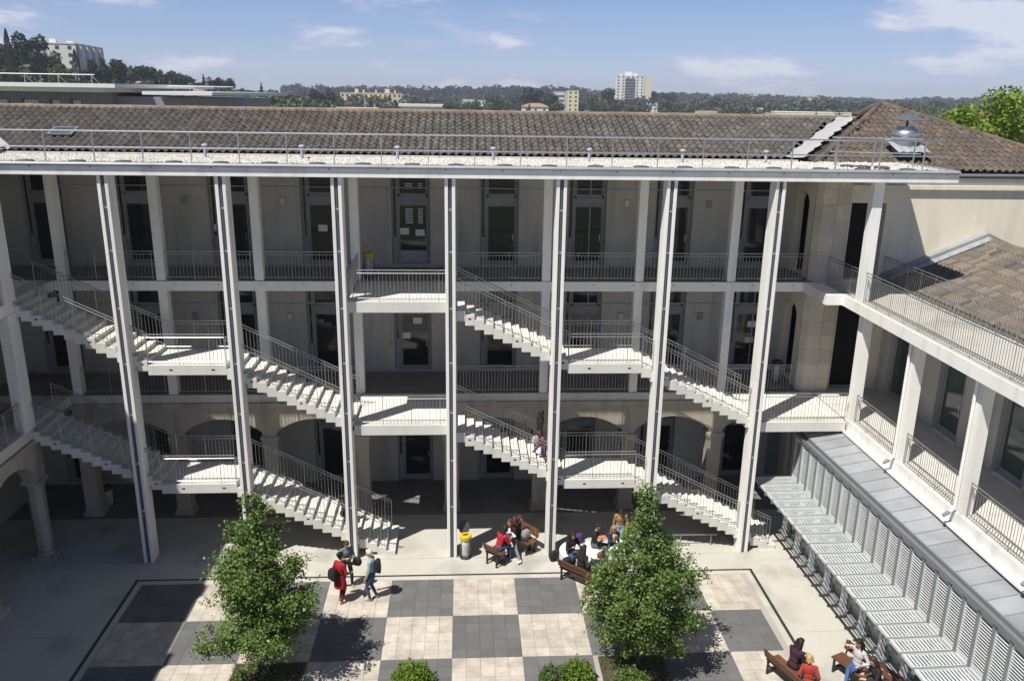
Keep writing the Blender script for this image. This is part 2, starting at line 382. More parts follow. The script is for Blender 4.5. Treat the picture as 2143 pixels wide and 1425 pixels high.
ic.box(-9.45, -5.09, .005, -8.85, -4.43, .0245, 1).build('inspection_cover', ['grout', 'plight'], pav)
# slot drain and pale kerb strip around the paving
dr = MB()
a = (-10.22, -1.06); b = (10.12, -1.06)
for mi, (x0, y0, x1, y1, z1) in enumerate(((-10.25, -1.13, 10.16, -1.03, .006),)): dr.box(x0, y0, 0, x1, y1, z1, 0)
dr.box(-10.25, -12.3, 0, -10.15, -1.13, .006, 0); dr.box(10.06, -12.3, 0, 10.16, -1.13, .006, 0)
o = dr.build('slot_drain', 'bsteel'); o['kind'] = 'structure'
ks = MB().box(-10.14, PY0 + .01, 0, 10.05, -1.14, .018)
ks.box(-10.14, -12.3, 0, PX0 - .01, PY0, .018).box(PX1 + .01, -12.3, 0, 10.05, PY0, .018)
o = ks.build('kerb_strip', 'pave'); o['kind'] = 'structure'

# ================================================================== MAIN BUILDING
L0, L1, L2, ZR = 0.0, 4.82, 9.0, 12.88
main = thing('courtyard_building', 'pale three storey building with open galleries and brown tiled roof behind the staircases', 'building', (0, 3.3, 0))
BX0, BX1 = -16.62, 13.05
DC = [-1.47 + 3.31 * k for k in range(-4, 5)]          # door pane centres
def wall_with_openings(z0, z1, y0, y1, op0, op1, ops, x0=BX0, x1=BX1):
    w = MB(); xs_ = x0
    for a, b in ops:
        w.box(xs_, y0, z0, a, y1, z1); w.box(a, y0, op1, b, y1, z1)
        if op0 > z0 + .01: w.box(a, y0, z0, b, y1, op0)
        xs_ = b
    w.box(xs_, y0, z0, x1, y1, z1); return w
for z0, z1, yw, ot in ((L2, ZR, 5.75, 3.72), (L1, 8.64, 5.75, 3.58), (0, 4.45, 6.0, 3.3)):
    wall_with_openings(z0, z1, yw, yw + .35, z0, z0 + ot, [(c - .80, c + .64) for c in DC if c < 12.4]).build('back_wall', 'plaster', main, at=(0, yw, z0))
# joint line of the plaster dado
dd = MB()
for z0 in (L1, L2): dd.box(BX0, 5.744, z0, BX1, 5.749, z0 + .10)
dd.build('skirting', 'frame2', main)
# glazed doors in deep reveals
def door_set(bottom_panel, top, paper, variant):
    f = MB(); y = .16
    f.box(-.64, y, 0, -.56, y + .09, top); f.box(.56, y, 0, .64, y + .09, top); f.box(-.80, y, 0, -.72, y + .09, top)
    f.box(-.56, y, top - .08, .56, y + .09, top); f.box(-.56, y - .02, 2.36, .56, y + .09, 2.62); f.box(-.56, y, 0, .56, y + .09, .12)
    f.box(-.56, y + .01, .12, -.49, y + .07, 2.36); f.box(.49, y + .01, .12, .56, y + .07, 2.36); f.box(-.49, y + .01, .12, .49, y + .07, .22); f.box(-.49, y + .01, 2.28, .49, y + .07, 2.36)
    f.box(-.56, y + .01, 2.70, -.48, y + .07, top - .12); f.box(.48, y + .01, 2.70, .56, y + .07, top - .12); f.box(-.48, y + .01, 2.62, .48, y + .07, 2.74)
    return f.mesh('door_frame', 'frame')
fr = {}
for top in (3.72, 3.58, 3.3): fr[top] = door_set(.2, top, 0, 0)
pane = MB().box(-.49, .19, .22, .49, .22, 2.28).mesh('door_pane', 'glass')
paneg = MB().box(-.49, .19, .22, .49, .22, 2.28).mesh('door_pane', 'glassg')
pane_split = MB().box(-.49, .19, .62, .49, .22, 2.28).mesh('door_pane', 'glass')
kick = MB().box(-.49, .185, .22, .49, .225, .60).mesh('kick_panel', 'frame2')
side = {}
for top in (3.72, 3.58, 3.3): side[top] = MB().box(-.72, .19, 1.12, -.64, .22, top - .05).box(-.715, .2, 1.12, -.645, .24, top).mesh('side_pane', 'glass')
sidep = MB().box(-.72, .17, 0, -.64, .23, 1.12).mesh('side_panel', 'frame2')
tran = {t: MB().box(-.48, .19, 2.74, .48, .22, t - .12).mesh('transom_pane', 'glass') for t in (3.72, 3.58, 3.3)}
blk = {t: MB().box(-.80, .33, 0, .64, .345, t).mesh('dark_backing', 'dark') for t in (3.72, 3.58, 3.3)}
mull = MB().box(-.02, .17, .22, .02, .25, 3.3).mesh('mullion', 'frame2')
note = MB().box(-.17, .180, 0, .17, .184, .24).mesh('paper_notice', 'paper')
handle = MB().tube((.44, .15, 1.0), (.44, .15, 1.25), .015).mesh('door_handle', 'alu')
for lv, (z0, yw, top) in enumerate(((L2, 5.75, 3.72), (L1, 5.75, 3.58), (0, 6.0, 3.3))):
    for k, c in enumerate(DC):
        if c > 12.4: continue
        d = put('glazed_door', fr[top], main, (c, yw, z0))
        put('door_pane', pane, d, (c, yw, z0))
        put('side_pane', side[top], d, (c, yw, z0)); put('side_panel', sidep, d, (c, yw, z0)); put('transom_pane', tran[top], d, (c, yw, z0))
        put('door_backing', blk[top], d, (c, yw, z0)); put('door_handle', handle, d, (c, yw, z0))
        if k == 4 and lv == 0: put('kick_panel', kick, d, (c, yw - .01, z0))
        if (lv, k) in ((0, 6), (1, 6), (1, 8)): put('mullion', mull, d, (c + (.05 if lv == 0 else .12), yw, z0))
        for (l_, k_, dx, dz) in ((0, 3, -.05, 1.30), (0, 4, -.33, 1.2), (0, 4, .25, 1.15), (1, 8, .1, 1.75), (1, 8, .05, 1.1), (1, 4, -.35, 1.3), (1, 4, .1, 1.9), (0, 2, -.62, 1.3)):
            if (l_, k_) == (lv, k): put('paper_notice', note, d, (c + dx, yw, z0 + dz))
# light through opposite window blinds, painted as pale strips before two upper doors
bs = MB()
for x0, x1, zb in ((-1.75, -1.47, 2.92), (-1.28, -1.10, 2.92), (-1.75, -1.47, 1.62), (-1.28, -1.10, 1.62), (1.19, 1.25, 1.9), (1.19, 1.25, 2.5)):
    for k in range(3 if zb > 2.8 else 8): bs.box(x0, 5.75 + .182, L2 + zb + k * .075, x1, 5.75 + .188, L2 + zb + k * .075 + .034)
bs.build('blind_light_strips', 'paper', main, kind='stuff')
# surface conduits and junction boxes on the gallery walls
cb_ = MB()
for z0, h_ in ((L2, 2.95), (L1, 2.75)):
    cb_.box(-14, 5.722, z0 + h_, 12.6, 5.748, z0 + h_ + .035)
    for x in (-11.9, -8.9, -2.4, 4.2, 7.3): cb_.box(x, 5.725, z0 + 1.2, x + .02, 5.748, z0 + h_).box(x - .05, 5.71, z0 + 1.1, x + .07, 5.748, z0 + 1.24)
cb_.build('cable_conduit', 'frame2', main)
# gallery floors, edge beams, ceilings
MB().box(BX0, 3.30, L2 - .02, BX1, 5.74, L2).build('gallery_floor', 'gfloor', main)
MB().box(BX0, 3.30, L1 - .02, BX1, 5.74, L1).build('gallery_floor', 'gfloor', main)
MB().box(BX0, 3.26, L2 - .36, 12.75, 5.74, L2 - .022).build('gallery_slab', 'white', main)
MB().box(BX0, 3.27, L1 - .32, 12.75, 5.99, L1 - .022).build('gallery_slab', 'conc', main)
hl = MB()
for k in range(18):
    x = -12.4 + k * 1.45
    hl.tube((x, 3.255, L2 - .13), (x, 3.3, L2 - .13), .022, n=8); hl.tube((x + .4, 3.265, L1 - .12), (x + .4, 3.3, L1 - .12), .02, n=8)
hl.build('tie_hole', 'dark', main, kind='stuff')
# moulded stone cornice above the arcade
MB().box(BX0, 3.20, L1 - .42, 12.75, 3.36, L1 - .33).box(BX0, 3.24, L1 - .52, 12.75, 3.36, L1 - .42).box(BX0, 3.29, L1 - .58, 12.75, 3.36, L1 - .52).build('stone_cornice', 'stone', main)
MB().box(-16.4, 3.1, .001, 13.0, 5.99, .004).build('gallery_floor', 'gfloor', main)  # dark sheet that paints deep shade onto the ground gallery floor
# gallery columns L1, L2
CX = [k * 3.33 for k in range(-4, 4)]
cm2 = MB().box(-.15, -.17, 0, .15, .17, ZR - L2).mesh('gallery_column', 'white'); cm1 = MB().box(-.15, -.17, 0, .15, .17, L2 - .36 - L1).mesh('gallery_column', 'white')
for x in CX:
    for z, m_ in ((L2, cm2), (L1, cm1)): put('gallery_column', m_, main, (x, 3.46, z))
# stone arcade
pier = MB().box(-.26, -.24, .22, .26, .24, 3.02).mesh('arcade_pier', 'stone')
cap = MB().box(-.33, -.29, 3.02, .33, .29, 3.14).box(-.30, -.27, 2.92, .30, .27, 3.02).mesh('pier_capital', 'stone')
base = MB().prism([(-.34, -.3), (.34, -.3), (.34, .3), (-.34, .3)], 0, .16).prism([(-.30, -.27), (.30, -.27), (.30, .27), (-.30, .27)], .16, .24).mesh('pier_base', 'stone')
ar = MB(); AX = [k * 3.33 - .05 for k in range(-4, 4)] + [12.95]
for a, b in zip(AX[:-1], AX[1:]):
    ar.arch(a + .26, b - .26, 3.34, 3.80, 3.30, 3.83, L1 - .325)
for x in AX:
    ar.box(x - .26, 3.34, 3.14, x + .26, 3.80, L1 - .325)
ar.build('arcade_wall', 'stone', main, at=(0, 3.34, 3.1))
for x in AX[:-1]:
    p_ = put('arcade_pier', pier, main, (x, 3.57, 0)); put('pier_capital', cap, p_, (x, 3.57, 0)); put('pier_base', base, p_, (x, 3.57, 0))
# front columns: two fins with a recessed downpipe
def fin_poly(w=.158, d=.55):
    return [(-w, 0), (-w + .075, 0), (-w + .075, .13), (w - .075, .13), (w - .075, 0), (w, 0), (w, d), (-w, d)]
colm = MB()
for (x0, x1, y0, y1) in ((-.160, -.058, 0, .13), (.058, .160, 0, .13), (-.160, .160, .13, .55)): colm.box(x0, y0, 0, x1, y1, ZR)
colm = colm.mesh('front_column', 'white')
dp = MB().box(-.057, .085, .02, .057, .129, ZR - .02).tube((0, .06, .03), (0, .06, ZR - .03), .040, n=10).mesh('downpipe', 'darkpipe')
clip = MB().lathe([(.046, 0), (.050, .01), (.050, .05), (.046, .06)], 10).mesh('pipe_clip', 'alu')
for i in range(-3, 4):
    c = put('front_column', colm, main, (i * 3.4, 0, 0)); bv = c.modifiers.new('bevel', 'BEVEL'); bv.width = .012; bv.segments = 2
    d = put('downpipe', dp, c, (i * 3.4, 0, 0))
    for z in (1.9, 3.6, 5.3, 7.0, 8.8, 10.6, 11.9): put('pipe_clip', clip, c, (i * 3.4, .06, z))
# flat gallery roof: slab, front beam, gutter edge, gravel
MB().box(-16.5, .02, ZR, 15.76, 5.74, ZR + .20).build('roof_slab', 'white', main)
MB().box(-16.5, -.10, ZR, 15.76, .02, 13.17).build('roof_beam', 'white', main, bevel=.01)
MB().box(-16.5, -.16, 13.17, 15.74, .10, 13.235).box(-16.5, -.13, 13.235, 15.7, -.02, 13.262).tube((-16.5, -.13, 13.2), (15.74, -.13, 13.2), .05, n=10).build('roof_edge_gutter', 'zinc', main)
MB().box(15.72, .1, ZR + .201, 15.78, 3.6, 13.26).build('roof_end_trim', 'zinc', main)
wh = MB()
for k in range(19):
    x = -15.6 + k * 1.72; wh.tube((x, -.104, 13.13), (x, -.09, 13.13), .022, n=8)
wh.build('weep_hole', 'dark', main, kind='stuff')
gv = MB(); rr = random.Random(5); nx, ny = 260, 26
gi = {}
for j in range(ny + 1):
    for i in range(nx + 1):
        gi[i, j] = len(gv.v); gv.v.append((-16.4 + 32.1 * i / nx, .10 + 3.5 * j / ny, 13.18 + rr.uniform(0, .035) + .03 * math.sin(i * .23) * math.sin(j * .5)))
for j in range(ny):
    for i in range(nx): gv.f.append((gi[i, j], gi[i + 1, j], gi[i + 1, j + 1], gi[i, j + 1])); gv.m.append(0)
for k in range(9000):                                      # loose stones
    x = rr.uniform(-15, 15.6); y = rr.uniform(.12, 3.55); s = rr.uniform(.02, .042); z = 13.21
    a = rr.uniform(0, 6.28); pts = [(x + s * math.cos(a + q), y + s * math.sin(a + q), z) for q in (0, 1.6, 3.1, 4.7)]
    t = (x + rr.uniform(-.4, .4) * s, y + rr.uniform(-.4, .4) * s, z + s * 1.3)
    for q in range(4): gv.face([pts[q], pts[(q + 1) % 4], t])
gv.build('gravel_bed', 'gravel', main, kind='stuff')
pc = MB(); x = -16.4
while x < 12.0:
    pc.box(x, 3.60, ZR + .2, x + .485, 3.76, 13.27); x += .5
pc.build('parapet_blocks', 'conc', main, kind='stuff')

# ------------------------------------------------------------------ tiled roofs
def tile_mesh(name, mat, p=.27, L=.47, a=.062, c=.028):
    xs_ = [-p / 2 + p * k / 8 for k in range(9)]
    def zf(x, s=1.0):
        t = (x + p / 2) / p
        return a * math.sin(math.pi * t / .64) if t < .64 else -c * math.sin(math.pi * (t - .64) / .36)
    v = []; f = []
    for x in xs_: v.append((x, 0, zf(x) + .030))
    for x in xs_: v.append((x, L, zf(x)))
    for x in xs_: v.append((x, .004, zf(x) + .030 - .024))
    for k in range(8): f.append((k, k + 1, 10 + k, 9 + k)); f.append((18 + k, 19 + k, k + 1, k))
    me = bpy.data.meshes.new(name); me.from_pydata(v, [], f); me.materials.append(MT[mat]); me.update(); return me
def tile_field(part, mesh, mat, org, ux, uy, inside, nu, nv, pitch, expo, n_ind, key, jit=1.0, name='roof_tile', seed=1):
    ux = Vector(ux).normalized(); uy = Vector(uy).normalized(); nz = ux.cross(uy).normalized(); uy = nz.cross(ux)
    rnd_ = random.Random(seed); L = []
    for j in range(nv):
        for i in range(nu):
            u = (i + .5) * pitch; v = j * expo
            if inside and not inside(u, v + expo * .4): continue
            p = Vector(org) + ux * (u + rnd_.uniform(-.008, .008) * jit) + uy * (v + rnd_.uniform(-.018, .018) * jit) + nz * (.02 + rnd_.uniform(-.004, .006) * jit)
            L.append((p, rnd_.uniform(-.03, .03) * jit, rnd_.uniform(-.02, .02) * jit))
    L.sort(key=lambda t: key(t[0]))
    base_ = Matrix((ux, uy, nz)).transposed()
    V = np.array([v.co for v in mesh.vertices]); F = [tuple(p.vertices) for p in mesh.polygons]
    rest_ = MB()
    for n_, (p, rz, ry) in enumerate(L):
        m = base_ @ Matrix.Rotation(rz, 3, 'Z') @ Matrix.Rotation(ry, 3, 'Y')
        if n_ < n_ind: put(name, mesh, part, p, m.to_quaternion())
        else:
            W = V @ np.array(m).T + np.array(p); i0 = len(rest_.v)
            rest_.v += [tuple(w) for w in W]; rest_.f += [tuple(i0 + q for q in ff) for ff in F]; rest_.m += [0] * len(F)
    if rest_.f: rest_.build(name + 's', mat, part, kind='stuff')
camp = Vector((0.38, -25.4, 15.35))
def vis_key(p): return (p - camp).length + (60 if abs((p.x - .4) / (p.y + 25.4)) > .60 else 0)
EY, EZ, RY, RZ_ = 3.72, 13.29, 7.8, 14.60
sl = math.atan2(RZ_ - EZ, RY - EY); LEN = math.hypot(RY - EY, RZ_ - EZ)
rf = MB().face([(-20, EY + .06, EZ - .04), (13.0, EY + .06, EZ - .04), (16.2, RY, RZ_ - .04), (-20, RY, RZ_ - .04)])
rf.face([(-20, RY, RZ_ - .04), (16.2, RY, RZ_ - .04), (16.2, 14, 12.6), (-20, 14, 12.6)])
rf.box(-17, EY + .08, 12.9, 12.2, EY + .2, EZ - .05)
roof = rf.build('tiled_roof', 'deck', main, at=(0, EY, EZ))
tm = tile_mesh('roof_tile', 'tile')
VT0, VT1 = (11.75, EY, EZ), (15.35, RY, RZ_)               # valley against the hipped block
def in_main(u, v):
    x = -19.49 + u; xv = VT0[0] + (VT1[0] - VT0[0]) * v / LEN - .12
    return x < xv and x > -14.7 - v * .9
tile_field(roof, tm, 'tile', (-19.49, EY, EZ), (1, 0, 0), (0, math.cos(sl), math.sin(sl)), in_main, 134, 11, .27, LEN / 11.0, 210, vis_key)
rt = MB()
prof = [(-.13, -.03), (-.10, .05), (-.05, .09), (0, .10), (.05, .09), (.10, .05), (.13, -.03)]
rtm = MB().prism([(a, b) for a, b in reversed(prof)], 0, .43, axis='x').mesh('ridge_tile', 'ridge')
x = -19.2; rr = random.Random(2)
while x < 15.3:
    put('ridge_tile', rtm, roof, (x, RY, RZ_ + .02 + rr.uniform(-.008, .008)), Matrix.Rotation(rr.uniform(-.02, .02), 3, 'Z').to_quaternion()); x += .40
# skylight near the left end
sk = MB(); c0 = Vector((-13.45, 5.15, EZ + (5.15 - EY) * math.tan(sl) + .10)); q = Matrix.Rotation(sl, 3, 'X')
def rot(p): return tuple(c0 + q @ Vector(p))
s_ = MB()
for b_ in ((-.42, -.36, 0, .42, .36, .05),): s_.box(*b_)
s_.v = [rot(p) for p in s_.v]; so = s_.build('skylight', 'zincd', roof, at=c0)
s2 = MB().box(-.33, -.27, .052, -.01, .27, .06).box(.01, -.27, .052, .33, .27, .06); s2.v = [rot(p) for p in s2.v]; s2.build('skylight_pane', 'glassg', roof, at=c0)

# hipped roof of the end block
AP = Vector((17.6, 9.3, 15.13)); SW = Vector((12.55, 3.55, 13.02)); SE = Vector((23.6, 3.55, 12.86)); VB = Vector((12.30, 4.25, 13.24)); VTp = Vector(VT1) + Vector((.55, .05, .03))
hp = MB().face([SW, SE, AP]).face([VB, SW, AP, VTp]).face([SE, SE + Vector((0, 12.6, 0)), AP]).face([VTp, AP, SE + Vector((0, 12.6, 0)), Vector((12.3, 15.6, 13))])
hp.v = [(a, b, c - .04) for a, b, c in hp.v]
hip = hp.build('hipped_roof', 'deck', main, at=SW)
tmb = tile_mesh('roof_tile', 'tileb')
ux = (SE - SW).normalized(); mid = SW + ux * (AP - SW).dot(ux); upv = AP - mid; HL = upv.length; WS = (SE - SW).length; am = (AP - SW).dot(ux)
def in_s(u, v):
    t = v / HL; return am * t < u < WS - (WS - am) * t and t < 1
tile_field(hip, tmb, 'tileb', SW, ux, upv, in_s, 42, int(HL / .40), .27, .40, 70, vis_key, seed=4)
# west face between valley and hip
uw = (SW - VB); wx = Vector((0, -1, 0)); nrm = (SW - VB).cross(AP - VB); 
wdir = Vector((0, -1, 0)); up_w = (AP - SW); up_w = up_w - wdir * up_w.dot(wdir)
O_w = Vector((SW.x, 12, SW.z)) 
upn = up_w.normalized(); SLW = up_w.length
def in_w(u, v):
    y = 12 - u; t = v / SLW
    yh = SW.y + (AP.y - SW.y) * t; yv = VB.y + (VTp.y - VB.y) * min(1.0, t * (AP.x - SW.x) / (VTp.x - VB.x))
    return yh < y < yv + .02 and t < 1
tile_field(hip, tmb, 'tileb', O_w, wdir, up_w, in_w, 40, int(SLW / .40) + 1, .27, .40, 10, vis_key, seed=6)
def ridge_run(a, b, part, mesh, step=.40):
    a = Vector(a); b = Vector(b); d = b - a; n_ = int(d.length / step); qx = d.to_track_quat('X', 'Z')
    for k in range(n_): put('ridge_tile', mesh, part, a + d * (k / n_) + Vector((0, 0, .05)), qx)
rtb = MB().prism([(a, b) for a, b in reversed(prof)], 0, .43, axis='x').mesh('ridge_tile', 'tileb')
ridge_run(SW, AP, hip, rtb); ridge_run(SE, AP, hip, rtb)
ridge_run(VTp + Vector((0, 0, .02)), AP + Vector((-.1, 0, 0)), hip, rtb)
# wavy mortar in the valley
vm_ = MB(); n_ = 24; d = Vector(VT1) - Vector(VT0); pr_ = None; rr = random.Random(9)
for k in range(n_ + 1):
    t = k / n_; c = Vector(VT0) + d * t + Vector((.05, 0, .075)); w = .33 + .06 * math.sin(k * 2.1) ; sft = .05 * math.sin(k * 1.3)
    l = c + Vector((-.14 + sft, .0, 0.02)); r_ = c + Vector((w + .12 + sft * .7, -.14, .0)); m_ = (l + r_) / 2 - Vector((0, 0, .03))
    if pr_:
        vm_.face([pr_[0], pr_[1], m_, l]); vm_.face([pr_[1], pr_[2], r_, m_])
    pr_ = (l, m_, r_)
vm_.build('valley_mortar', 'mortar', hip, smooth=True)
# left end valley
lv = MB().face([(-15.6, 4.0, 13.62), (-14.72, 3.75, 13.32), (-14.5, 3.75, 13.34), (-15.6, 4.7, 13.9)]).face([(-16.5, 3.3, 13.34), (-14.75, 3.3, 13.34), (-14.72, 3.75, 13.34), (-16.5, 4.2, 13.5)])
lv.build('valley_mortar', 'mortar', roof)
# end block walls (facing the courtyard) with dark doorways
ew = MB(); yW = 3.60
def wallx(x0, x1, z0, z1): ew.box(x0, yW, z0, x1, yW + .35, z1)
wallx(13.1, 24, 12.16, 12.30); 
wallx(13.1, 14.22, 4.82, 12.16); wallx(15.5, 24, 4.82, 12.16); wallx(14.22, 15.5, 8.15, 9.0); wallx(14.22, 15.5, 11.8, 12.16)
ew.build('end_wall', 'cream', main, at=(13.1, yW, 4.82))
MB().box(13.12, 3.62, 0, 24, 3.9, 4.5).build('end_wall', 'stone', main)
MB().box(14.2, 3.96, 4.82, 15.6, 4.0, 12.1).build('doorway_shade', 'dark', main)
MB().box(13.1, 3.47, 12.30, 24, 3.598, 12.44).box(13.1, 3.53, 12.22, 24, 3.598, 12.30).box(13.1, 3.60, 12.30, 24, 3.95, 12.44).build('wall_cornice', 'cream', main)
MB().box(13.1, 3.60, 12.44, 24, 3.95, 12.70).build('eaves_fascia', 'conc', main)
MB().box(12.6, 3.53, 12.76, 24, 3.66, 12.86).tube((12.6, 3.52, 12.80), (24, 3.52, 12.80), .055, n=10).build('eaves_gutter', 'zincd', main)
MB().box(12.6, 3.70, 12.66, 24, 3.9, 12.98).build('eaves_board', 'darkpipe', main)
# cross wall at the gallery end with arched doorway
for z0, zt in ((L1, 8.62), (L2, ZR)):
    cw = MB(); cw.box(12.95, 3.75, z0, 13.25, 4.25, zt).box(12.95, 5.45, z0, 13.25, 5.75, zt); cw.arch(4.25, 5.45, 12.95, 13.25, z0 + 2.7, z0 + 3.1, zt, axis='y')
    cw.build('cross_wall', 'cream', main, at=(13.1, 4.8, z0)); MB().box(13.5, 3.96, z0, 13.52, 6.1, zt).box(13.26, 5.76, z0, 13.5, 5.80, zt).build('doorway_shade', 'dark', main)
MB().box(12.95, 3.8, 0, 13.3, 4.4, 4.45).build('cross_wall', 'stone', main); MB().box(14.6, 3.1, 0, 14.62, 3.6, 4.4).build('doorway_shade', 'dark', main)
MB().box(13.3, 4.0, L1 - .3, 16, 5.9, L1 - .01).box(13.3, 4.0, L2 - .3, 16, 5.9, L2 - .01).build('gallery_slab', 'conc', main)
# corner pier of separate limestone blocks
pr2 = MB().box(12.98, 3.36, L1, 14.05, 3.7, ZR).build('corner_pier', 'stone', main, at=(13.4, 3.5, L1))
rr = random.Random(11)
for z0, zt, n_ in ((L1, L2 - .4, 7), (L2, ZR, 7)):
    h = (zt - z0) / n_
    for k in range(n_):
        a = rr.uniform(-.01, .01)
        bl = MB().prism([(12.86, 3.50), (13.02, 3.26), (13.52 + a, 3.24), (13.52 + a, 3.46), (12.86, 3.60)], z0 + k * h + .003, z0 + (k + 1) * h - .003)
        bl.build('stone_block', 'stone2', pr2, at=(13.3, 3.4, z0 + k * h))
        bl = MB().prism([(13.53 + a, 3.24), (14.0, 3.27), (14.06, 3.36), (14.06, 3.50), (13.53 + a, 3.46)], z0 + k * h + .003, z0 + (k + 1) * h - .003)
        bl.build('stone_block', 'stone2', pr2, at=(13.8, 3.4, z0 + k * h))
    MB().prism([(12.80, 3.50), (12.98, 3.20), (13.6, 3.18), (14.1, 3.22), (14.14, 3.5)], zt - .02, zt + .10 if zt < 10 else zt - .001).build('pier_capital', 'stone2', pr2, at=(13.4, 3.4, zt))

# ------------------------------------------------------------------ railings
def railing(parent, pts, h=1.0, off=0.0, name='railing', step=.115, bot=.10, mat='steel', posts=True, foot=None, sub=True):
    """pts: floor-line points; two top rails, bottom rail and balusters"""
    r = MB(); b = MB()
    P = [Vector(p) for p in pts]
    for a, c in zip(P[:-1], P[1:]):
        up = Vector((0, 0, 1)); r.tube(a + up * h, c + up * h, .019, n=8); r.tube(a + up * (h - .10), c + up * (h - .10), .014, n=6); r.tube(a + up * bot, c + up * bot, .014, n=6)
        L = math.hypot(c.x - a.x, c.y - a.y); n_ = max(1, int(L / step))
        for k in range(n_ + 1):
            p = a + (c - a) * (k / n_); z = foot(p) if foot else p.z
            b.tube((p.x, p.y, z + (.0 if k % 8 == 0 else bot - .06)), (p.x, p.y, p.z + h - .10), .0075, n=4, caps=False)
            if k % 8 == 0 or k == n_: b.tube((p.x, p.y, z), (p.x, p.y, p.z + h), .012, n=5, caps=False)
    o_ = r.build(name, mat, parent, at=P[0]); b.build('balusters', mat, o_, at=P[0], kind='stuff'); return o_
for z in (L2, L1):
    xs2 = [-13.3] + CX[1:] + [12.75]
    for a, b_ in zip(xs2[:-1], xs2[1:]):
        if a < -3.0 and b_ > -3.4 and a > -3.4: continue
        if -3.4 < a < -.1: continue
        railing(main, [(a + .17, 3.36, z), (b_ - .17, 3.36, z)], name='gallery_railing')
# landings that tie the galleries to the front columns
for z, t in ((L2, .36), (L1, .36)):
    MB().box(-3.28, .25, z - t, -.155, 3.258, z - .003).build('centre_landing', 'white2', main, at=(-1.7, 1.7, z), bevel=.008)
    railing(main, [(-3.18, .30, z), (-.02, .30, z)], name='landing_railing')
railing(main, [(-3.22, 3.1, L2), (-3.22, .34, L2)], name='landing_railing')
MB().box(10.32, .25, L1 - .36, 13.4, 3.24, L1 - .003).build('end_landing', 'white2', main, at=(12, 1.7, L1), bevel=.008)
railing(main, [(10.55, .30, L1), (13.35, .30, L1)], name='landing_railing')
# ================================================================== STAIRCASES
TRD = .305; SY0, SY1 = .25, 2.03
def stair(root, x0, z0, n, rise, last_ground=False):
    """steps going down towards +x from landing edge (x0, z0): n risers, n-1 treads"""
    key = round(rise, 4)
    m_ = stepm.get(key)
    if m_ is None:
        m_ = MB().box(0, 0, -.335, TRD - .002, SY1 - SY0, 0).box(-.012, -.0, -.035, 0, SY1 - SY0, 0).mesh('step', 'white2'); stepm[key] = m_
    for i in range(1, n):
        z = z0 - rise * i; x = x0 + TRD * (i - 1)
        if z - .335 < 0:
            MB().box(x, SY0, .002, x + TRD - .002, SY1, z).build('step', 'white2', root, at=(x, SY0, 0))
        else: put('step', m_, root, (x, SY0, z))
        if i % 5 == 3 and z > .4:
            MB().tube((x + .13, SY0 - .003, z - .12), (x + .13, SY0 + .02, z - .12), .028, n=10).tube((x + .17, SY0 - .003, z - .12), (x + .17, SY0 + .02, z - .12), .028, n=10).build('step_light', 'dark', root, at=(x + .13, SY0, z - .12))
    xe = x0 + TRD * (n - 1); ze = z0 - rise * n
    def foot(p):
        k = math.floor((p.x - x0) / TRD) + 1; return z0 - rise * min(max(k, 0), n)
    for y in (.30, 1.97):
        zt = z0 - rise * .5
        if last_ground:
            railing(root, [(x0 + .02, y, zt), (xe - .25, y, ze + rise * 1.3)], h=1.0, foot=foot, name='stair_railing')
        else: railing(root, [(x0 + .02, y, zt), (xe, y, ze + rise * .5)], h=1.0, foot=foot, name='stair_railing')
    return xe, ze
stepm = {}
def landing(root, x0, x1, z):
    MB().box(x0, SY0, z - .335, x1, SY1, z).build('landing', 'white2', root, at=((x0 + x1) / 2, SY0, z), bevel=.008)
    for y in (.30, 1.97): railing(root, [(x0 + .02, y, z), (x1 - .02, y, z)], name='landing_railing')
    for x in (x0 + (x1 - x0) * .28, x0 + (x1 - x0) * .82):
        MB().tube((x, SY0 - .003, z - .16), (x, SY0 + .02, z - .16), .03, n=10).tube((x + .05, SY0 - .003, z - .16), (x + .05, SY0 + .02, z - .16), .03, n=10).build('step_light', 'dark', root, at=(x, SY0, z))
M2, M1 = 6.92, 2.77
for sx, lab in ((-13.565, 'white concrete staircase with zigzag underside left of the middle column, partly in shade'),
                (-.155, 'white concrete staircase with zigzag underside right of the middle column')):
    st = thing('staircase', lab, 'staircase', (sx, 1.1, 0))
    xm = sx + 13 * TRD; xe = xm + 2.45
    for zt, zm, zb in ((L2, M2, L1), (L1, M1, 0)):
        stair(st, sx, zt, 14, (zt - zm) / 14)
        landing(st, xm, xe, zm)
        if zb > 0: stair(st, xe, zm, 14, (zm - zb) / 14)
        else: stair(st, xe, zm, 18, (zm - zb) / 18, True)
    if sx < -5:
        for z in (L2, L1): MB().box(-14.2, SY0, z - .335, sx - .002, 3.2, z - .002).build('landing', 'white2', st, at=(sx, 1, z))

# ================================================================== WEST WING (left edge, casts the big shadow)
ww = thing('west_wing', 'shaded gallery wing at the left edge of the courtyard with old stone arches below', 'building', (-13.6, -6, 0))
XW = -13.45; YS = [.12 - 3.4 * k for k in range(0, 6)]
MB().box(-16.6, -22, ZR, -13.72, -.15, 13.2).build('roof_slab', 'white', ww)
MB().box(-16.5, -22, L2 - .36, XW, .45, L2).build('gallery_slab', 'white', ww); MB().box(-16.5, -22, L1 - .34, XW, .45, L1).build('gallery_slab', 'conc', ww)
MB().box(-16.9, -22, 0, -16.5, 6.3, 13.0).build('back_wall', 'plaster', ww)
MB().box(-17, -22.3, 0, -13.5, -22, 13.0).build('end_wall', 'plaster', ww)
MB().face([(-13.72, -22, 13.25), (-13.72, -.2, 13.25), (-17.2, -.2, 14.3), (-17.2, -22, 14.3)]).build('tiled_roof', 'tile', ww)
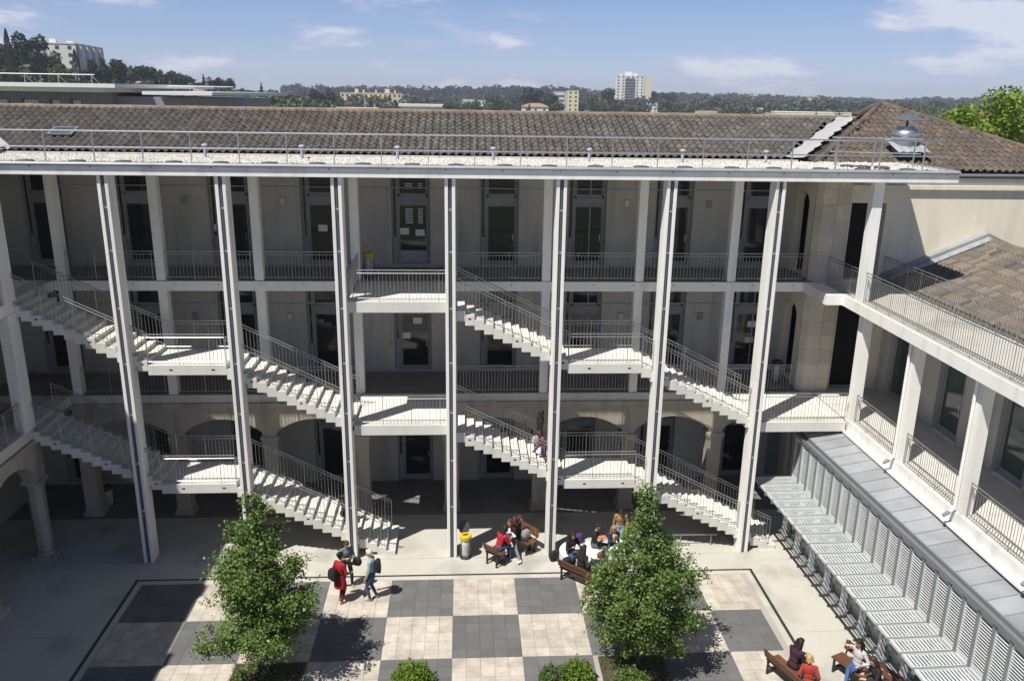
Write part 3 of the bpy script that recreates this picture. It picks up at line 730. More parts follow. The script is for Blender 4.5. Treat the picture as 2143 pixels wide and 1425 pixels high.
c2 = MB().box(-.16, -.3, 0, .16, .3, ZR - L2).mesh('gallery_column', 'white'); c1 = MB().box(-.16, -.3, 0, .16, .3, L2 - .36 - L1).mesh('gallery_column', 'white')
for y in YS: put('gallery_column', c2, ww, (XW - .12, y, L2)); put('gallery_column', c1, ww, (XW - .12, y, L1))
a_ = MB()
YP = [.45 - 3.4 * k for k in range(0, 7)]
for a, b in zip(YP[1:], YP[:-1]):
    a_.arch(a + .27, b - .27, XW - .55, XW - .05, 3.1, 3.9, L1 - .345, axis='y')
for y in YP: a_.box(XW - .55, y - .27, 2.95, XW - .05, y + .27, L1 - .345)
a_.box(XW - .6, -22, L1 - .50, XW + .06, .6, L1 - .40)
a_.build('arcade_wall', 'stone', ww, at=(XW, 0, 3))
cp = MB().prism([(.27 * math.cos(t) , .27 * math.sin(t)) for t in [math.pi / 8 + k * math.pi / 4 for k in range(8)]], .3, 2.75).mesh('arcade_column', 'stone')
cb = MB().prism([(-.34, -.34), (.34, -.34), (.34, .34), (-.34, .34)], 0, .22).prism([(.33 * math.cos(t), .33 * math.sin(t)) for t in [math.pi / 8 + k * math.pi / 4 for k in range(8)]], .22, .34).mesh('column_base', 'stone')
cc = MB().prism([(-.3, -.3), (.3, -.3), (.3, .3), (-.3, .3)], 2.83, 2.96).prism([(.31 * math.cos(t), .31 * math.sin(t)) for t in [math.pi / 8 + k * math.pi / 4 for k in range(8)]], 2.70, 2.83).mesh('column_capital', 'stone')
for y in YP:
    c = put('arcade_column', cp, ww, (XW - .3, y, 0)); put('column_base', cb, c, (XW - .3, y, 0)); put('column_capital', cc, c, (XW - .3, y, 0))
for z in (L2, L1):
    for a, b in zip(YS[1:5], YS[:4]): railing(ww, [(XW - .06, b - .3, z), (XW - .06, a + .3, z)], name='gallery_railing')
MB().box(-16.49, -9, L1, -16.47, -8, 7.2).box(-16.49, -5.5, L1, -16.47, -4.5, 7.2).box(-16.49, -2, 0, -16.47, -1, 2.6).build('door_panel', 'dark', ww)

# ================================================================== EAST WING
ea = thing('east_wing', 'sunlit right hand wing with white columns, terrace balustrade and pale clay tiled roof', 'building', (15, -4, 0))
XE = 13.5
MB().box(13.22, -16, L2 - .36, 15.6, 1.28, L2).build('terrace_slab', 'white', ea)
MB().box(12.65, 1.28, L2 - .36, 15.6, 3.24, L2).build('terrace_slab', 'white', ea)
MB().box(XE, -16, L1 - .34, 16.2, .25, L1).build('gallery_slab', 'white', ea)
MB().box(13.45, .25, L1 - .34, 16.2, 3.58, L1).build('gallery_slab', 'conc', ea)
MB().box(13.26, -16, L2 + .001, 15.5, 3.1, L2 + .004).build('terrace_paving', 'pave', ea)
MB().box(13.50, -16, L1 + .001, 16, 3.1, L1 + .004).build('gallery_floor', 'conc', ea)
YE = [.38 - 3.28 * k for k in range(0, 5)]
e1 = MB().box(-.16, -.17, 0, .16, .17, L2 - .36 - L1).mesh('gallery_column', 'white')
for k, y in enumerate(YE):
    put('gallery_column', e1, ea, (XE + .18, y, L1))
MB().box(13.27, .22, L2, 13.60, .54, ZR).build('corner_column', 'white', ea, bevel=.012)
for y in YE[1:]:
    MB().tube((XE - .03, y + .06, L1 + .10), (XE - .03, y + .06, L2 - .3), .045, n=10).tube((XE - .03, y + .06, L1 + .12), (XE - .22, y + .04, L1 - .02), .05, n=10).build('downpipe', 'white', ea, at=(XE, y, L1))
    MB().tube((XE - .16, y + .045, L1 + .02), (XE - .34, y + .03, L1 - .09), .052, n=10).build('pipe_spout', 'zincd', ea, at=(XE - .2, y, L1))
for a, b in zip(YE[:4], YE[1:]): railing(ea, [(XE + .12, a - .25, L1), (XE + .12, b + .22, L1)], name='balustrade', step=.105, bot=.14)
railing(ea, [(13.36, .12, L2), (13.36, -10.5, L2)], name='balustrade', step=.105, bot=.14)
railing(ea, [(13.30, 2.9, L2), (13.36, .62, L2)], name='balustrade', step=.105, bot=.14)
railing(ea, [(15.38, 3.0, L2), (15.38, -10.5, L2)], name='balustrade', step=.105, bot=.14)
MB().box(XE - .16, -16, L1 - .40, XE + .02, 1.1, L1 - .345).build('ledge', 'white', ea)
# inner wall with tall glazed doors (doors face the courtyard, -x)
DE = [-1.05 - 3.28 * k + 3.28 for k in range(0, 5)]
we = MB(); y0 = 3.58
for yd in DE:
    we.box(16.0, yd + .64, L1, 16.3, y0, 8.64); we.box(16.0, yd - .8, 8.35, 16.3, yd + .64, 8.64); y0 = yd - .8
we.box(16.0, -16, L1, 16.3, y0, 8.64); we.build('inner_wall', 'plaster', ea, at=(16, -4, L1))
mz = Matrix.Rotation(-math.pi / 2, 3, 'Z').to_quaternion()
for yd in DE:
    d = put('glazed_door', fr[3.58], ea, (16.0, yd, L1), mz)
    for nm, me in (('door_pane', None), ('side_pane', side[3.58]), ('side_panel', sidep), ('transom_pane', tran[3.58]), ('door_backing', blk[3.58]), ('door_handle', handle)):
        if nm == 'door_pane': me = paneg
        c_ = put(nm, me, d, (0, 0, 0), rel=True)
# gabled tile roof behind the terrace
EW0 = Vector((15.62, 3.45, 8.96)); RG = Vector((19.3, 3.45, 10.50))
er = MB().face([(15.62, 3.5, 8.93), (19.3, 3.5, 10.46), (19.3, -16, 10.46), (15.62, -16, 8.93)]).face([(19.3, 3.5, 10.46), (23, 3.5, 8.93), (23, -16, 8.93), (19.3, -16, 10.46)]).box(15.5, -16, 8.65, 15.66, 3.5, 8.92)
er = er.build('tiled_roof', 'deck', ea, at=(15.62, 3.4, 8.96))
tme = tile_mesh('roof_tile', 'tilep', p=.235, L=.48, a=.072, c=.02)
upe = (RG - EW0); 
def vk(p):
    d = p - camp; z_ = d.x * math.sin(.0616) + d.y * math.cos(.0616); xr = (d.x * math.cos(.0616) - d.y * math.sin(.0616)) / z_
    return d.length + (80 if xr > .62 else 0)
tile_field(er, tme, 'tilep', EW0, (0, -1, 0), upe, None, int(15 / .235), 10, .235, upe.length / 10, 290, vk, seed=12)
rtc = MB().prism([(a, b) for a, b in reversed(prof)], 0, .43, axis='x').mesh('ridge_tile', 'tilep')
qy = Matrix.Rotation(-math.pi / 2, 3, 'Z').to_quaternion(); y = 3.4
while y > -10: put('ridge_tile', rtc, er, (19.3, y, 10.52), qy); y -= .40
fl = MB()
fl.face([(15.55, 3.34, 9.10), (19.3, 3.34, 10.66), (19.3, 3.34, 10.78), (15.55, 3.34, 9.22)]).face([(15.55, 3.34, 9.22), (19.3, 3.34, 10.78), (19.3, 3.59, 10.79), (15.55, 3.59, 9.23)])
fl.face([(19.3, 3.34, 10.66), (22, 3.34, 9.5), (22, 3.34, 9.62), (19.3, 3.34, 10.78)]).face([(15.6, 3.05, 9.06), (19.3, 3.05, 10.60), (19.3, 3.36, 10.66), (15.6, 3.36, 9.11)])
fl.build('zinc_flashing', 'zinc', ea)
MB().box(21.3, 3.5, 9.6, 22.3, 3.592, 11.2).build('window', 'bwin', ea)

# ================================================================== LOUVRED CANOPY with glazed front below the east wing
CR = 2.0
cn = thing('louvred_canopy', 'long row of white louvred sunshade panels under a grey zinc roof beside the right wing', 'canopy', (12.1, 1.05, 0), math.radians(CR))
PT = .572; NB = 23; ZC = 2.40; DEP = 1.42; ZU = 4.0
# local frame: -y along the row, -x towards the courtyard
slat_h = MB().prism([(-.025, -.004), (.025, .002), (.025, .009), (-.025, .003)], -.225, .225, axis='y').mesh('slat', 'slat')
slat_v = MB().prism([(-.013, -.014), (-.006, -.017), (.010, .007), (.003, .010)], -.225, .225, axis='y').mesh('slat', 'slat')
hf = MB().box(-DEP, -.24, -.035, -DEP + .085, .24, .04).box(-.06, -.24, -.035, -.005, .24, .03).box(-DEP, -.245, -.03, 0, -.225, .03).box(-DEP, .225, -.03, 0, .245, .03).mesh('louvre_panel', 'slat')
vf = MB().box(-.03, -.24, .03, .03, .24, .10).box(-.03, -.24, ZU - ZC - .13, .03, .24, ZU - ZC - .03).box(-.03, -.245, .03, .03, -.225, ZU - ZC - .03).box(-.03, .225, .03, .03, .245, ZU - ZC - .03).mesh('louvre_panel', 'slat')
rib = MB().box(-DEP - .02, -.043, -.12, .07, .043, .015).box(-.06, -.043, 0.0, .075, .043, ZU - ZC).mesh('panel_rib', 'rib')
nh, nv_ = 13, 17
for k in range(NB + 1):
    put('panel_rib', rib, cn, (0, -k * PT, ZC), rel=True)
for k in range(NB):
    y = -(k + .5) * PT
    h_ = put('louvre_panel', hf, cn, (0, y, ZC), rel=True); v_ = put('louvre_panel', vf, cn, (0, y, ZC), rel=True)
    hx = [-DEP + .13 + (DEP - .22) * (i + .5) / nh for i in range(nh)]; vz = [.10 + (ZU - ZC - .23) * (i + .5) / nv_ for i in range(nv_)]
    if 8 <= k <= 16:
        for x in hx: put('slat', slat_h, h_, (x, 0, 0), rel=True)
        for z in vz: put('slat', slat_v, v_, (0, 0, z), rel=True)
    else:
        for par, me, ps in ((h_, slat_h, [(x, 0, 0) for x in hx]), (v_, slat_v, [(0, 0, z) for z in vz])):
            b = MB()
            for p in ps:
                i0 = len(b.v); b.v += [tuple(a + c for a, c in zip(v.co, p)) for v in me.vertices]; b.f += [tuple(i0 + q for q in f.vertices) for f in me.polygons]; b.m += [0] * len(me.polygons)
            b.build('slats', 'slat', par, kind='stuff', local=True)
YN = -NB * PT
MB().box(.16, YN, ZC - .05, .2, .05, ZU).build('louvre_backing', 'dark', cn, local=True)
MB().box(-DEP - .05, .05, ZC - .06, .0, .075, ZC + .05).build('end_trim', 'rib', cn, local=True)
# zinc roof: gutter, standing-seam sheets
MB().box(-.10, YN, ZU, .16, .12, ZU + .05).box(-.10, YN, ZU + .05, -.07, .12, ZU + .13).box(.10, YN, ZU + .05, .16, .12, ZU + .16).build('zinc_gutter', 'zincd', cn, local=True)
zs = MB(); WZ = 1.75
sheet = MB()
sheet.face([(.14, -.305, .17), (.14 + WZ, -.305, .48), (.14 + WZ, .305, .48), (.14, .305, .17)]).face([(.14, -.305, .17), (.14, .305, .17), (.14, .305, .11), (.14, -.305, .11)])
for yy in (-.305,): sheet.prism([(.14, .17), (.14 + WZ, .48), (.14 + WZ, .515), (.14, .205)], yy - .011, yy + .011, axis='y')
sheet = sheet.mesh('zinc_sheet', 'zinc')
for k in range(int(NB * PT / .61)): put('zinc_sheet', sheet, cn, (0, .12 - .305 - k * .61, ZU), rel=True)
MB().face([(.10, .12, ZU), (.14, .12, ZU + .17), (.14 + WZ, .12, ZU + .48), (.14 + WZ, .12, ZU)]).build('zinc_verge', 'zincd', cn, local=True)
# glazed front, sill and flared posts
MB().box(-.08, YN, .0, .10, .1, .13).box(-.10, YN, .13, .12, .1, .165).build('sill', 'slat', cn, local=True)
pst = MB().prism([(-.10, 0), (.10, 0), (.07, .45), (.055, 1.2), (.055, ZC - .12), (-.055, ZC - .12), (-.055, 1.2), (-.07, .45)], -.13, .09, axis='x')
pst.v = [(a, b, c) for a, b, c in pst.v]; pst = pst.mesh('post', 'slat')
for k in range(0, NB + 1, 2):
    put('post', pst, cn, (0, -k * PT + .02 if k else -.05, 0), rel=True)
gl = MB().box(-.01, -1.04, .165, .01, -.10, ZC - .1).mesh('glass_panel', 'glassg')
for k in range(0, NB - 1, 2): put('glass_panel', gl, cn, (0, -k * PT, 0), rel=True)
MB().box(.0, YN, ZC - .1, .06, .1, ZC).build('head_rail', 'rib', cn, local=True)
# ================================================================== ROOF FURNITURE
gr = thing('guard_rail', 'long silvery guard rail with two bars along the front of the gravel roof', 'railing', (1.7, .3, 13.2))
r = MB()
xs3 = [-14.65 + 1.4 * k for k in range(22)]
r.tube((-16, .30, 14.12), (15.35, .30, 14.12), .025, n=8).tube((-16, .30, 13.66), (15.35, .30, 13.66), .02, n=8)
r.tube((12.6, 2.2, 14.12), (15.3, 1.5, 14.12), .022, n=8).tube((12.6, 2.2, 13.66), (15.3, 1.5, 13.66), .018, n=8)
r.build('rail', 'alu', gr)
pm_ = MB().box(-.012, -.03, 0, .012, .03, .92).box(-.06, -.05, 0, .06, .05, .012).mesh('post', 'alu')
for x in xs3: put('post', pm_, gr, (x, .30, 13.2))
for x, y in ((12.75, 2.16), (13.9, 1.86), (15.1, 1.55)): put('post', pm_, gr, (x, y, 13.2))
padm = MB().lathe([(.24, 0), (.25, .03), (.22, .06), (.08, .075)], 18).mesh('ballast_pad', 'rubber', smooth=True)
for k, x in enumerate(xs3): 
    p = put('ballast_pad', padm, gr, (x - .52 + .04 * math.sin(k * 2.7), .22, 13.22))
for x, y in ((12.9, 1.5), (13.3, 1.25), (13.8, 1.0)): put('ballast_pad', padm, gr, (x, y, 13.22))
vpm = MB().lathe([(.05, 0), (.05, .40)], 10).lathe([(.05, .38), (.10, .39), (.10, .42), (.04, .46)], 12).mesh('vent_pipe', 'bgrey')
vlab = ['third bar post from the left end', '', '']
for k, x in enumerate((-7.95, -4.85, -1.75, 1.4, 4.6, 7.75, 10.6)):
    lb = ['small pale capped vent pipe on the gravel roof, leftmost of the row', 'small pale capped vent pipe on the gravel roof, second from the left',
          'small pale capped vent pipe on the gravel roof, third from the left', 'small pale capped vent pipe on the gravel roof, middle one of the row',
          'small pale capped vent pipe on the gravel roof, third from the right', 'small pale capped vent pipe on the gravel roof, second from the right',
          'small pale capped vent pipe beside the pale roof valley, rightmost of the row'][k]
    setp(put('vent_pipe', vpm, None, (x, 2.7, 13.19)), lb, 'vent pipe', 'vent pipes on the gravel roof')
rv = thing('roof_ventilator', 'round metal roof ventilator with conical rain cap on the hipped roof', 'ventilator', (16.45, 4.8, 13.62))
vx, vy = 16.45, 4.8
MB().lathe([(.40, 13.2), (.40, 13.95), (.37, 13.97)], 20, (vx, vy)).build('duct', 'zincd', rv, smooth=False)
MB().lathe([(.40, 13.95), (.45, 14.0), (.49, 14.1), (.49, 14.18), (.42, 14.28), (.36, 14.30), (.34, 14.40), (.33, 14.42)], 24, (vx, vy)).build('collar', 'alu', rv, smooth=True)
MB().tube((vx, vy, 14.4), (vx, vy, 14.75), .04).build('stem', 'bsteel', rv)
MB().lathe([(.56, 14.64), (.57, 14.655), (.3, 14.77), (.02, 14.88)], 24, (vx, vy)).build('rain_cap', 'alu', rv)
fm = MB()
for k in range(8): fm.face([(vx - .6 + k * .15, vy - .85, 13.55 + .03 * (k % 2)), (vx - .45 + k * .15, vy - .85, 13.55 + .03 * ((k + 1) % 2)), (vx - .45 + k * .15, vy + .4, 13.98), (vx - .6 + k * .15, vy + .4, 13.98)])
fm.build('flashing', 'zinc', rv)
# small lamps / signs on the gallery walls
el = MB().box(-.11, -.05, -.14, .11, 0, .14).mesh('lamp_body', 'frame'); el2 = MB().box(-.09, -.06, -.12, .09, -.051, .12).box(-.16, -.03, -.18, -.12, 0, .18).mesh('lamp_cover', 'bcream')
WLM = [(-9.75, 1), (-6.2, 0), (6.55, 0), (9.7, 1)]
for z, nm in ((L2 + 2.45, 'upper'), (L1 + 2.25, 'lower')):
    for x, dark_ in WLM:
        pos_ = {-9.75: 'leftmost', -6.2: 'second from the left', 6.55: 'third from the left', 9.7: 'rightmost'}[x]
        t_ = thing('wall_lamp', 'small %s wall lamp on the %s gallery wall, %s of its row' % ('dark' if dark_ else 'yellowish', nm, pos_), 'lamp', (x, 5.75, z), 0, 'wall lamps of the galleries')
        put('lamp_body', el, t_, (x, 5.745, z))
        if not dark_: put('lamp_cover', el2, t_, (x, 5.745, z))

# ================================================================== BINS, BENCHES, SEATS
def bin_(loc, rz, label, lid='yellow', full=True, sc=1.0):
    t = thing('rubbish_bin', label, 'bin', loc, rz, 'rubbish bins with clear liners')
    fmx = MB(); 
    for a in (.4, 2.0, 3.6, 5.2): fmx.tube((.22 * math.cos(a), .22 * math.sin(a), .03), (.24 * math.cos(a), .24 * math.sin(a), .82), .012)
    fmx.lathe([(.26, 0), (.27, .03), (.25, .05)], 18).build('stand', 'bsteel', t, local=True)
    MB().lathe([(.19, .05), (.205, .2), (.21, .45), (.235, .80)], 14).build('liner', 'bag', t, local=True, smooth=True)
    MB().lathe([(.255, .78), (.27, .80), (.275, .90), (.26, .935), (.20, .945)], 20).build('lid', lid, t, local=True)
    MB().box(-.12, -.06, .946, .12, .06, .95).build('opening', 'dark', t, local=True)
    t.scale = (.76, .76, .92)
    if full:
        fl_ = MB().prism([(.26 * math.cos(a), .26 * math.sin(a)) for a in [k * math.pi / 10 for k in range(20)]], -.012, .012)
        q = Matrix.Translation((0, .30, 1.12)) @ Matrix.Rotation(1.15, 4, 'X'); fl_.v = [tuple(q @ Vector(p)) for p in fl_.v]
        fl_.build('raised_flap', 'rubber', t, local=True)
    return t
bin_((.46, .02, 0), .2, 'sunlit rubbish bin with bright yellow lid and clear liner beside the middle column')
bin_((-2.95, 3.95, L2), 0, 'rubbish bin with yellow rim in the shade of the top gallery', full=False)
bin_((12.45, 4.35, L1), 0, 'rubbish bin with dark rim and pale liner beside the stone corner pier', lid='bsteel', full=False)
bin_((-13.1, 4.1, 0), 0, 'dark rubbish bin deep in the shaded ground floor at the left', lid='bsteel', full=False)

def bench(loc, rz, label, L=1.5, back=True):
    """seat faces local +y, length along x"""
    t = thing('bench', label, 'bench', loc, rz, 'timber benches on dark steel legs')
    for k in range(4): MB().box(-L / 2, -.22 + k * .115, .425, L / 2, -.12 + k * .115, .455).build('seat_slat', 'wood', t, local=True)
    if back:
        for k in range(2):
            b = MB().box(-L / 2, -.015, 0, L / 2, .012, .125); q = Matrix.Translation((0, -.27 - .045 * k, .56 + .14 * k)) @ Matrix.Rotation(.22, 4, 'X')
            b.v = [tuple(q @ Vector(p)) for p in b.v]; b.build('back_slat', 'wood', t, local=True)
    for x in (-L / 2 + .1, L / 2 - .1):
        l = MB().box(x - .025, -.25, 0, x + .025, -.20, .42).box(x - .025, .17, 0, x + .025, .22, .42).box(x - .025, -.26, .385, x + .025, .22, .424).box(x - .025, -.25, .10, x + .025, .22, .14)
        if back: l.tube((x, -.235, .40), (x, -.355, .84), .024, n=6)
        l.build('leg_frame', 'bsteel', t, local=True)
    return t
bench((1.50, -.40, 0), -.75, 'short dark bench on which the woman in red sits', L=.62)
bench((2.35, .62, 0), 2.25, 'dark bench behind the two chatting women, with a grey bag on its end', L=1.35)
bench((4.42, -1.95, 0), -.86 + .12, 'brown timber bench seen from behind before the white round seat, partly behind the right tree', L=2.0)
bench((9.32, -7.05, 0), -1.19, 'brown timber bench at the lower right edge of the checkered paving, seen from behind', L=1.9)
bench((11.22, -7.0, 0), 2.0, 'brown timber bench beside the louvred canopy, facing the other bench', L=1.9)
def round_seat(c, r, label):
    o_ = MB().lathe([(r - .03, 0), (r, .03), (r, .42), (r - .03, .45), (.01, .45)], 40, c).build('round_seat', 'white2', at=(c[0], c[1], 0)); setp(o_, label, 'seat', 'white round concrete seats'); return o_
round_seat((4.38, -.38), .72, 'low white round concrete seat beside the column, with a lunch group sitting on it')
round_seat((6.0, -.25), .66, 'low white round concrete seat half hidden behind the right tree')
# bike / hand rail by the ramp
hr = thing('low_rail', 'low steel hand rail on short posts on the pavement left of the rightmost column', 'railing', (8.3, .55, 0))
MB().path([(7.0, .55, .42), (9.4, .55, .42)], .025, 8).build('rail', 'steel', hr)
for x in (7.1, 8.1, 9.2): MB().tube((x, .55, 0), (x, .55, .42), .02).build('post', 'steel', hr)
def blob(name, mat, c, s, label, cat, rz=0, bulge=1.0, seed=0, tilt=0):
    bm = bmesh.new(); bmesh.ops.create_cube(bm, size=2); bmesh.ops.subdivide_edges(bm, edges=bm.edges[:], cuts=4, use_grid_fill=True)
    rr = random.Random(seed); q = Matrix.Rotation(rz, 3, 'Z') @ Matrix.Rotation(tilt, 3, 'X')
    for v in bm.verts:
        n = Vector(v.co); L_ = max(1e-6, (abs(n.x) ** 5 + abs(n.y) ** 5 + abs(n.z) ** 5) ** .2)
        n = n / L_ * (1 + rr.uniform(-.06, .06)); tp = 1 - .22 * max(0, n.z); v.co = q @ Vector((n.x * s[0] * tp, n.y * s[1] * tp, n.z * s[2] * (1 + .1 * n.x)))
    me = bpy.data.meshes.new(name); bm.to_mesh(me); bm.free(); me.materials.append(MT[mat]); me.polygons.foreach_set('use_smooth', [True] * len(me.polygons))
    o_ = put(name, me, None, c); setp(o_, label, cat); return o_
def strap(parent, pts, mat='black', r=.018):
    b = MB().path([Vector(p) for p in pts], r, 5); b.build('strap', mat, parent, local=True)
blob('shoulder_bag', 'black', (3.52, -.28, .19), (.20, .10, .19), 'black shoulder bag on the pavement against the foot of the column', 'bag', .4, seed=1)
blob('backpack', 'greycloth', (2.56, .42, .62), (.15, .13, .17), 'grey backpack on the end of the bench behind the chatting women', 'bag', .5, seed=2)
blob('backpack', 'purple', (4.38, .10, .62), (.16, .12, .17), 'purple backpack on the white round seat', 'bag', .2, seed=3)
blob('backpack', 'black', (3.78, -1.42, .60), (.17, .13, .18), 'black bag hanging over the left end of the timber bench', 'bag', .5, seed=4)
blob('paper_bag', 'paper', (5.55, -.52, .54), (.17, .13, .09), 'crumpled white paper bag on the round seat behind the tree', 'bag', .5, seed=5)
MB().lathe([(.035, .45), (.038, .47), (.038, .62), (.015, .67), (.015, .70)], 12, (4.52, -.28)).build('water_bottle', 'bluep', at=(4.52, -.28, .45))
setp(bpy.data.objects['water_bottle'], 'pale blue water bottle on the white round seat', 'bottle')

# ================================================================== PLANTING
def leaf_mesh(name, mat, pts, size, seed=1, flat=.5):
    rr = np.random.RandomState(seed); n = len(pts); pts = np.array(pts)
    d = rr.normal(size=(n, 3)); d[:, 2] = np.abs(d[:, 2]) + flat; d /= np.linalg.norm(d, axis=1)[:, None]
    t = np.cross(d, rr.normal(size=(n, 3))); t /= np.linalg.norm(t, axis=1)[:, None]; b = np.cross(d, t)
    s = size * rr.uniform(.6, 1.25, size=(n, 1))
    V = np.empty((n, 4, 3)); V[:, 0] = pts - t * s; V[:, 1] = pts + b * s * .62 + d * s * .12; V[:, 2] = pts + t * s - d * s * .25; V[:, 3] = pts - b * s * .62 + d * s * .12
    me = bpy.data.meshes.new(name); me.vertices.add(n * 4); me.vertices.foreach_set('co', V.ravel())
    me.loops.add(n * 4); me.loops.foreach_set('vertex_index', np.arange(n * 4)); me.polygons.add(n)
    me.polygons.foreach_set('loop_start', np.arange(0, n * 4, 4)); me.polygons.foreach_set('loop_total', np.full(n, 4))
    me.materials.append(MT[mat]); me.update(); me.validate(); return me
def ctree(loc, Ht, seed, label, prof, rmax):
    """young lime tree: trunk, limbs, leaf clusters along twigs"""
    rr = random.Random(seed); t = thing('tree', label, 'tree', loc, 0, 'young lime trees in the courtyard')
    tr = MB(); z0 = prof[0][0]
    pts = [Vector((0, 0, -.1))]; 
    for k in range(1, 9):
        z = Ht * .93 * k / 8; pts.append(Vector((.05 * math.sin(k * 1.3 + seed), .05 * math.cos(k * 1.7 + seed), z)))
    for k in range(8): tr.tube(pts[k], pts[k + 1], .075 * (1 - k / 8.6), .075 * (1 - (k + 1) / 8.6), n=8, caps=False)
    leaves = []
    def rad(z):
        for (za, ra), (zb, rb) in zip(prof[:-1], prof[1:]):
            if za <= z <= zb: return (ra + (rb - ra) * (z - za) / (zb - za)) * rmax
        return .1
    lobes = [(rr.uniform(0, 6.28), rr.uniform(z0 + .3, Ht * .92), rr.uniform(-.34, .16)) for k in range(30)]
    nb = 60
    for k in range(nb):
        u = (k + .5) / nb; z = z0 + (Ht - z0) * (u ** 1.15) * .97; a = k * 2.399 + rr.uniform(-.4, .4); R_ = rad(z)
        for la, lz, lw in lobes:
            da = abs((a - la + math.pi) % (2 * math.pi) - math.pi)
            if da < .7 and abs(z - lz) < .55: R_ *= 1 + lw
        R_ *= rr.uniform(.80, 1.02)
        s0 = Vector((0, 0, max(.8, z - R_ * .38))); e = Vector((math.cos(a) * R_, math.sin(a) * R_, z + rr.uniform(-.05, .1)))
        tr.tube(s0, (s0 + e) / 2 + Vector((0, 0, .06)), .018, .012, n=4, caps=False); tr.tube((s0 + e) / 2 + Vector((0, 0, .06)), e, .012, .004, n=4, caps=False)
        ncl = max(4, int(R_ * 12))
        for c in range(ncl):
            f = .28 + .78 * (c + rr.random()) / ncl
            p = s0.lerp(e, min(f, 1.02)); sp = .14 + .07 * R_
            q = p + Vector((rr.gauss(0, sp), rr.gauss(0, sp), rr.gauss(0, sp * .75)))
            if rr.random() < .10 or math.hypot(q.x, q.y) > R_ * 1.06 + .05: continue
            for l in range(54):
                w = .115
                leaves.append(q + Vector((rr.gauss(0, w), rr.gauss(0, w), rr.gauss(0, w * .7))))
    tr.build('trunk', 'bark', t, local=True, smooth=True)
    put('crown', leaf_mesh('crown', 'leaf', leaves, .047, seed), t, (0, 0, 0), rel=True)
    return t
ctree((-4.98, -5.75, 0), 5.5, 3, 'young lime tree with dense green crown at the left of the checkered paving', [(1.15, .50), (1.5, .88), (2.0, 1.02), (2.7, 1.02), (3.4, .84), (4.0, .52), (4.5, .26), (5.45, .09)], 1.72)
ctree((5.25, -5.9, 0), 5.45, 8, 'young lime tree with dense green crown at the right, hiding part of the lunch group', [(1.05, .50), (1.45, .90), (2.0, 1.02), (2.7, 1.04), (3.4, .86), (3.95, .52), (4.4, .22), (5.45, .10)], 1.72)
def shrub(loc, r, h, label, mat, seed, cat='shrub', n=2600, sq=1.0):
    rr = random.Random(seed); t = thing('shrub', label, cat, loc, 0, 'low shrubs at the bottom edge'); P = []
    for k in range(n):
        d = Vector((rr.gauss(0, 1), rr.gauss(0, 1), abs(rr.gauss(0, 1)))).normalized(); a = math.atan2(d.y, d.x); q = rr.uniform(.72, 1.0) if rr.random() < .8 else rr.uniform(.2, .8)
        lump = 1 + .09 * math.sin(a * 5 + seed + d.z * 4) + .07 * math.sin(a * 8 - d.z * 9 + seed) + rr.gauss(0, .03)
        P.append((d.x * r * q * lump, d.y * r * q * lump * sq, (d.z ** .8) * h * q * lump))
    st = MB()
    for k in range(12): a = k * .52; st.tube((0, 0, 0), (math.cos(a) * r * .6, math.sin(a) * r * .6, h * .6), .01, .004, n=4)
    st.build('stem', 'bark', t, local=True)
    put('foliage', leaf_mesh('foliage', mat, P, .036, seed, flat=.2), t, (0, 0, 0), rel=True); return t
shrub((-.98, -6.55, 0), .62, .72, 'bright yellow green rounded shrub at the bottom edge near the middle of the paving', 'bush', 1, n=5200)
shrub((2.78, -6.62, 0), .42, .62, 'dull purplish green shrub at the bottom edge, left of a brighter shrub', 'bush2', 2, n=3000)
shrub((3.45, -6.58, 0), .50, .74, 'bright yellow green shrub at the bottom edge beside the dull one', 'bush', 3, n=4200)
shrub((4.9, -6.75, 0), .55, .55, 'low leafy green shrub at the foot of the right lime tree', 'leaf', 5, n=1500)
for n_, (x0, y0, x1, y1) in enumerate(HOLES):
    b = MB().box(x0, y0, .0, x1, y1, .012).build('planting_bed', 'soil', at=((x0 + x1) / 2, (y0 + y1) / 2, 0)); b['kind'] = 'structure'
    rr = np.random.RandomState(n_ + 3); m_ = 9000
    P = np.stack([rr.uniform(x0, x1, m_), rr.uniform(y0, y1, m_), rr.uniform(0, .05, m_)], 1)
    keep = (np.sin(P[:, 0] * 5 + n_) + np.sin(P[:, 1] * 6.3) + rr.normal(size=m_) * .6) > -.7
    P = P[keep]; s = rr.uniform(.03, .09, (len(P), 1)); a = rr.uniform(0, 6.28, len(P)); dx = np.stack([np.cos(a), np.sin(a), a * 0], 1)
    V = np.empty((len(P), 3, 3)); V[:, 0] = P - dx * .008; V[:, 1] = P + dx * .008; V[:, 2] = P + np.stack([rr.normal(size=len(P)) * .03, rr.normal(size=len(P)) * .03, s[:, 0]], 1)
    me = bpy.data.meshes.new('grass'); me.from_pydata(V.reshape(-1, 3).tolist(), [], np.arange(len(P) * 3).reshape(-1, 3).tolist()); me.materials.append(MT['grass'])
    o_ = put('grass', me, None, (0, 0, 0), kind='stuff')
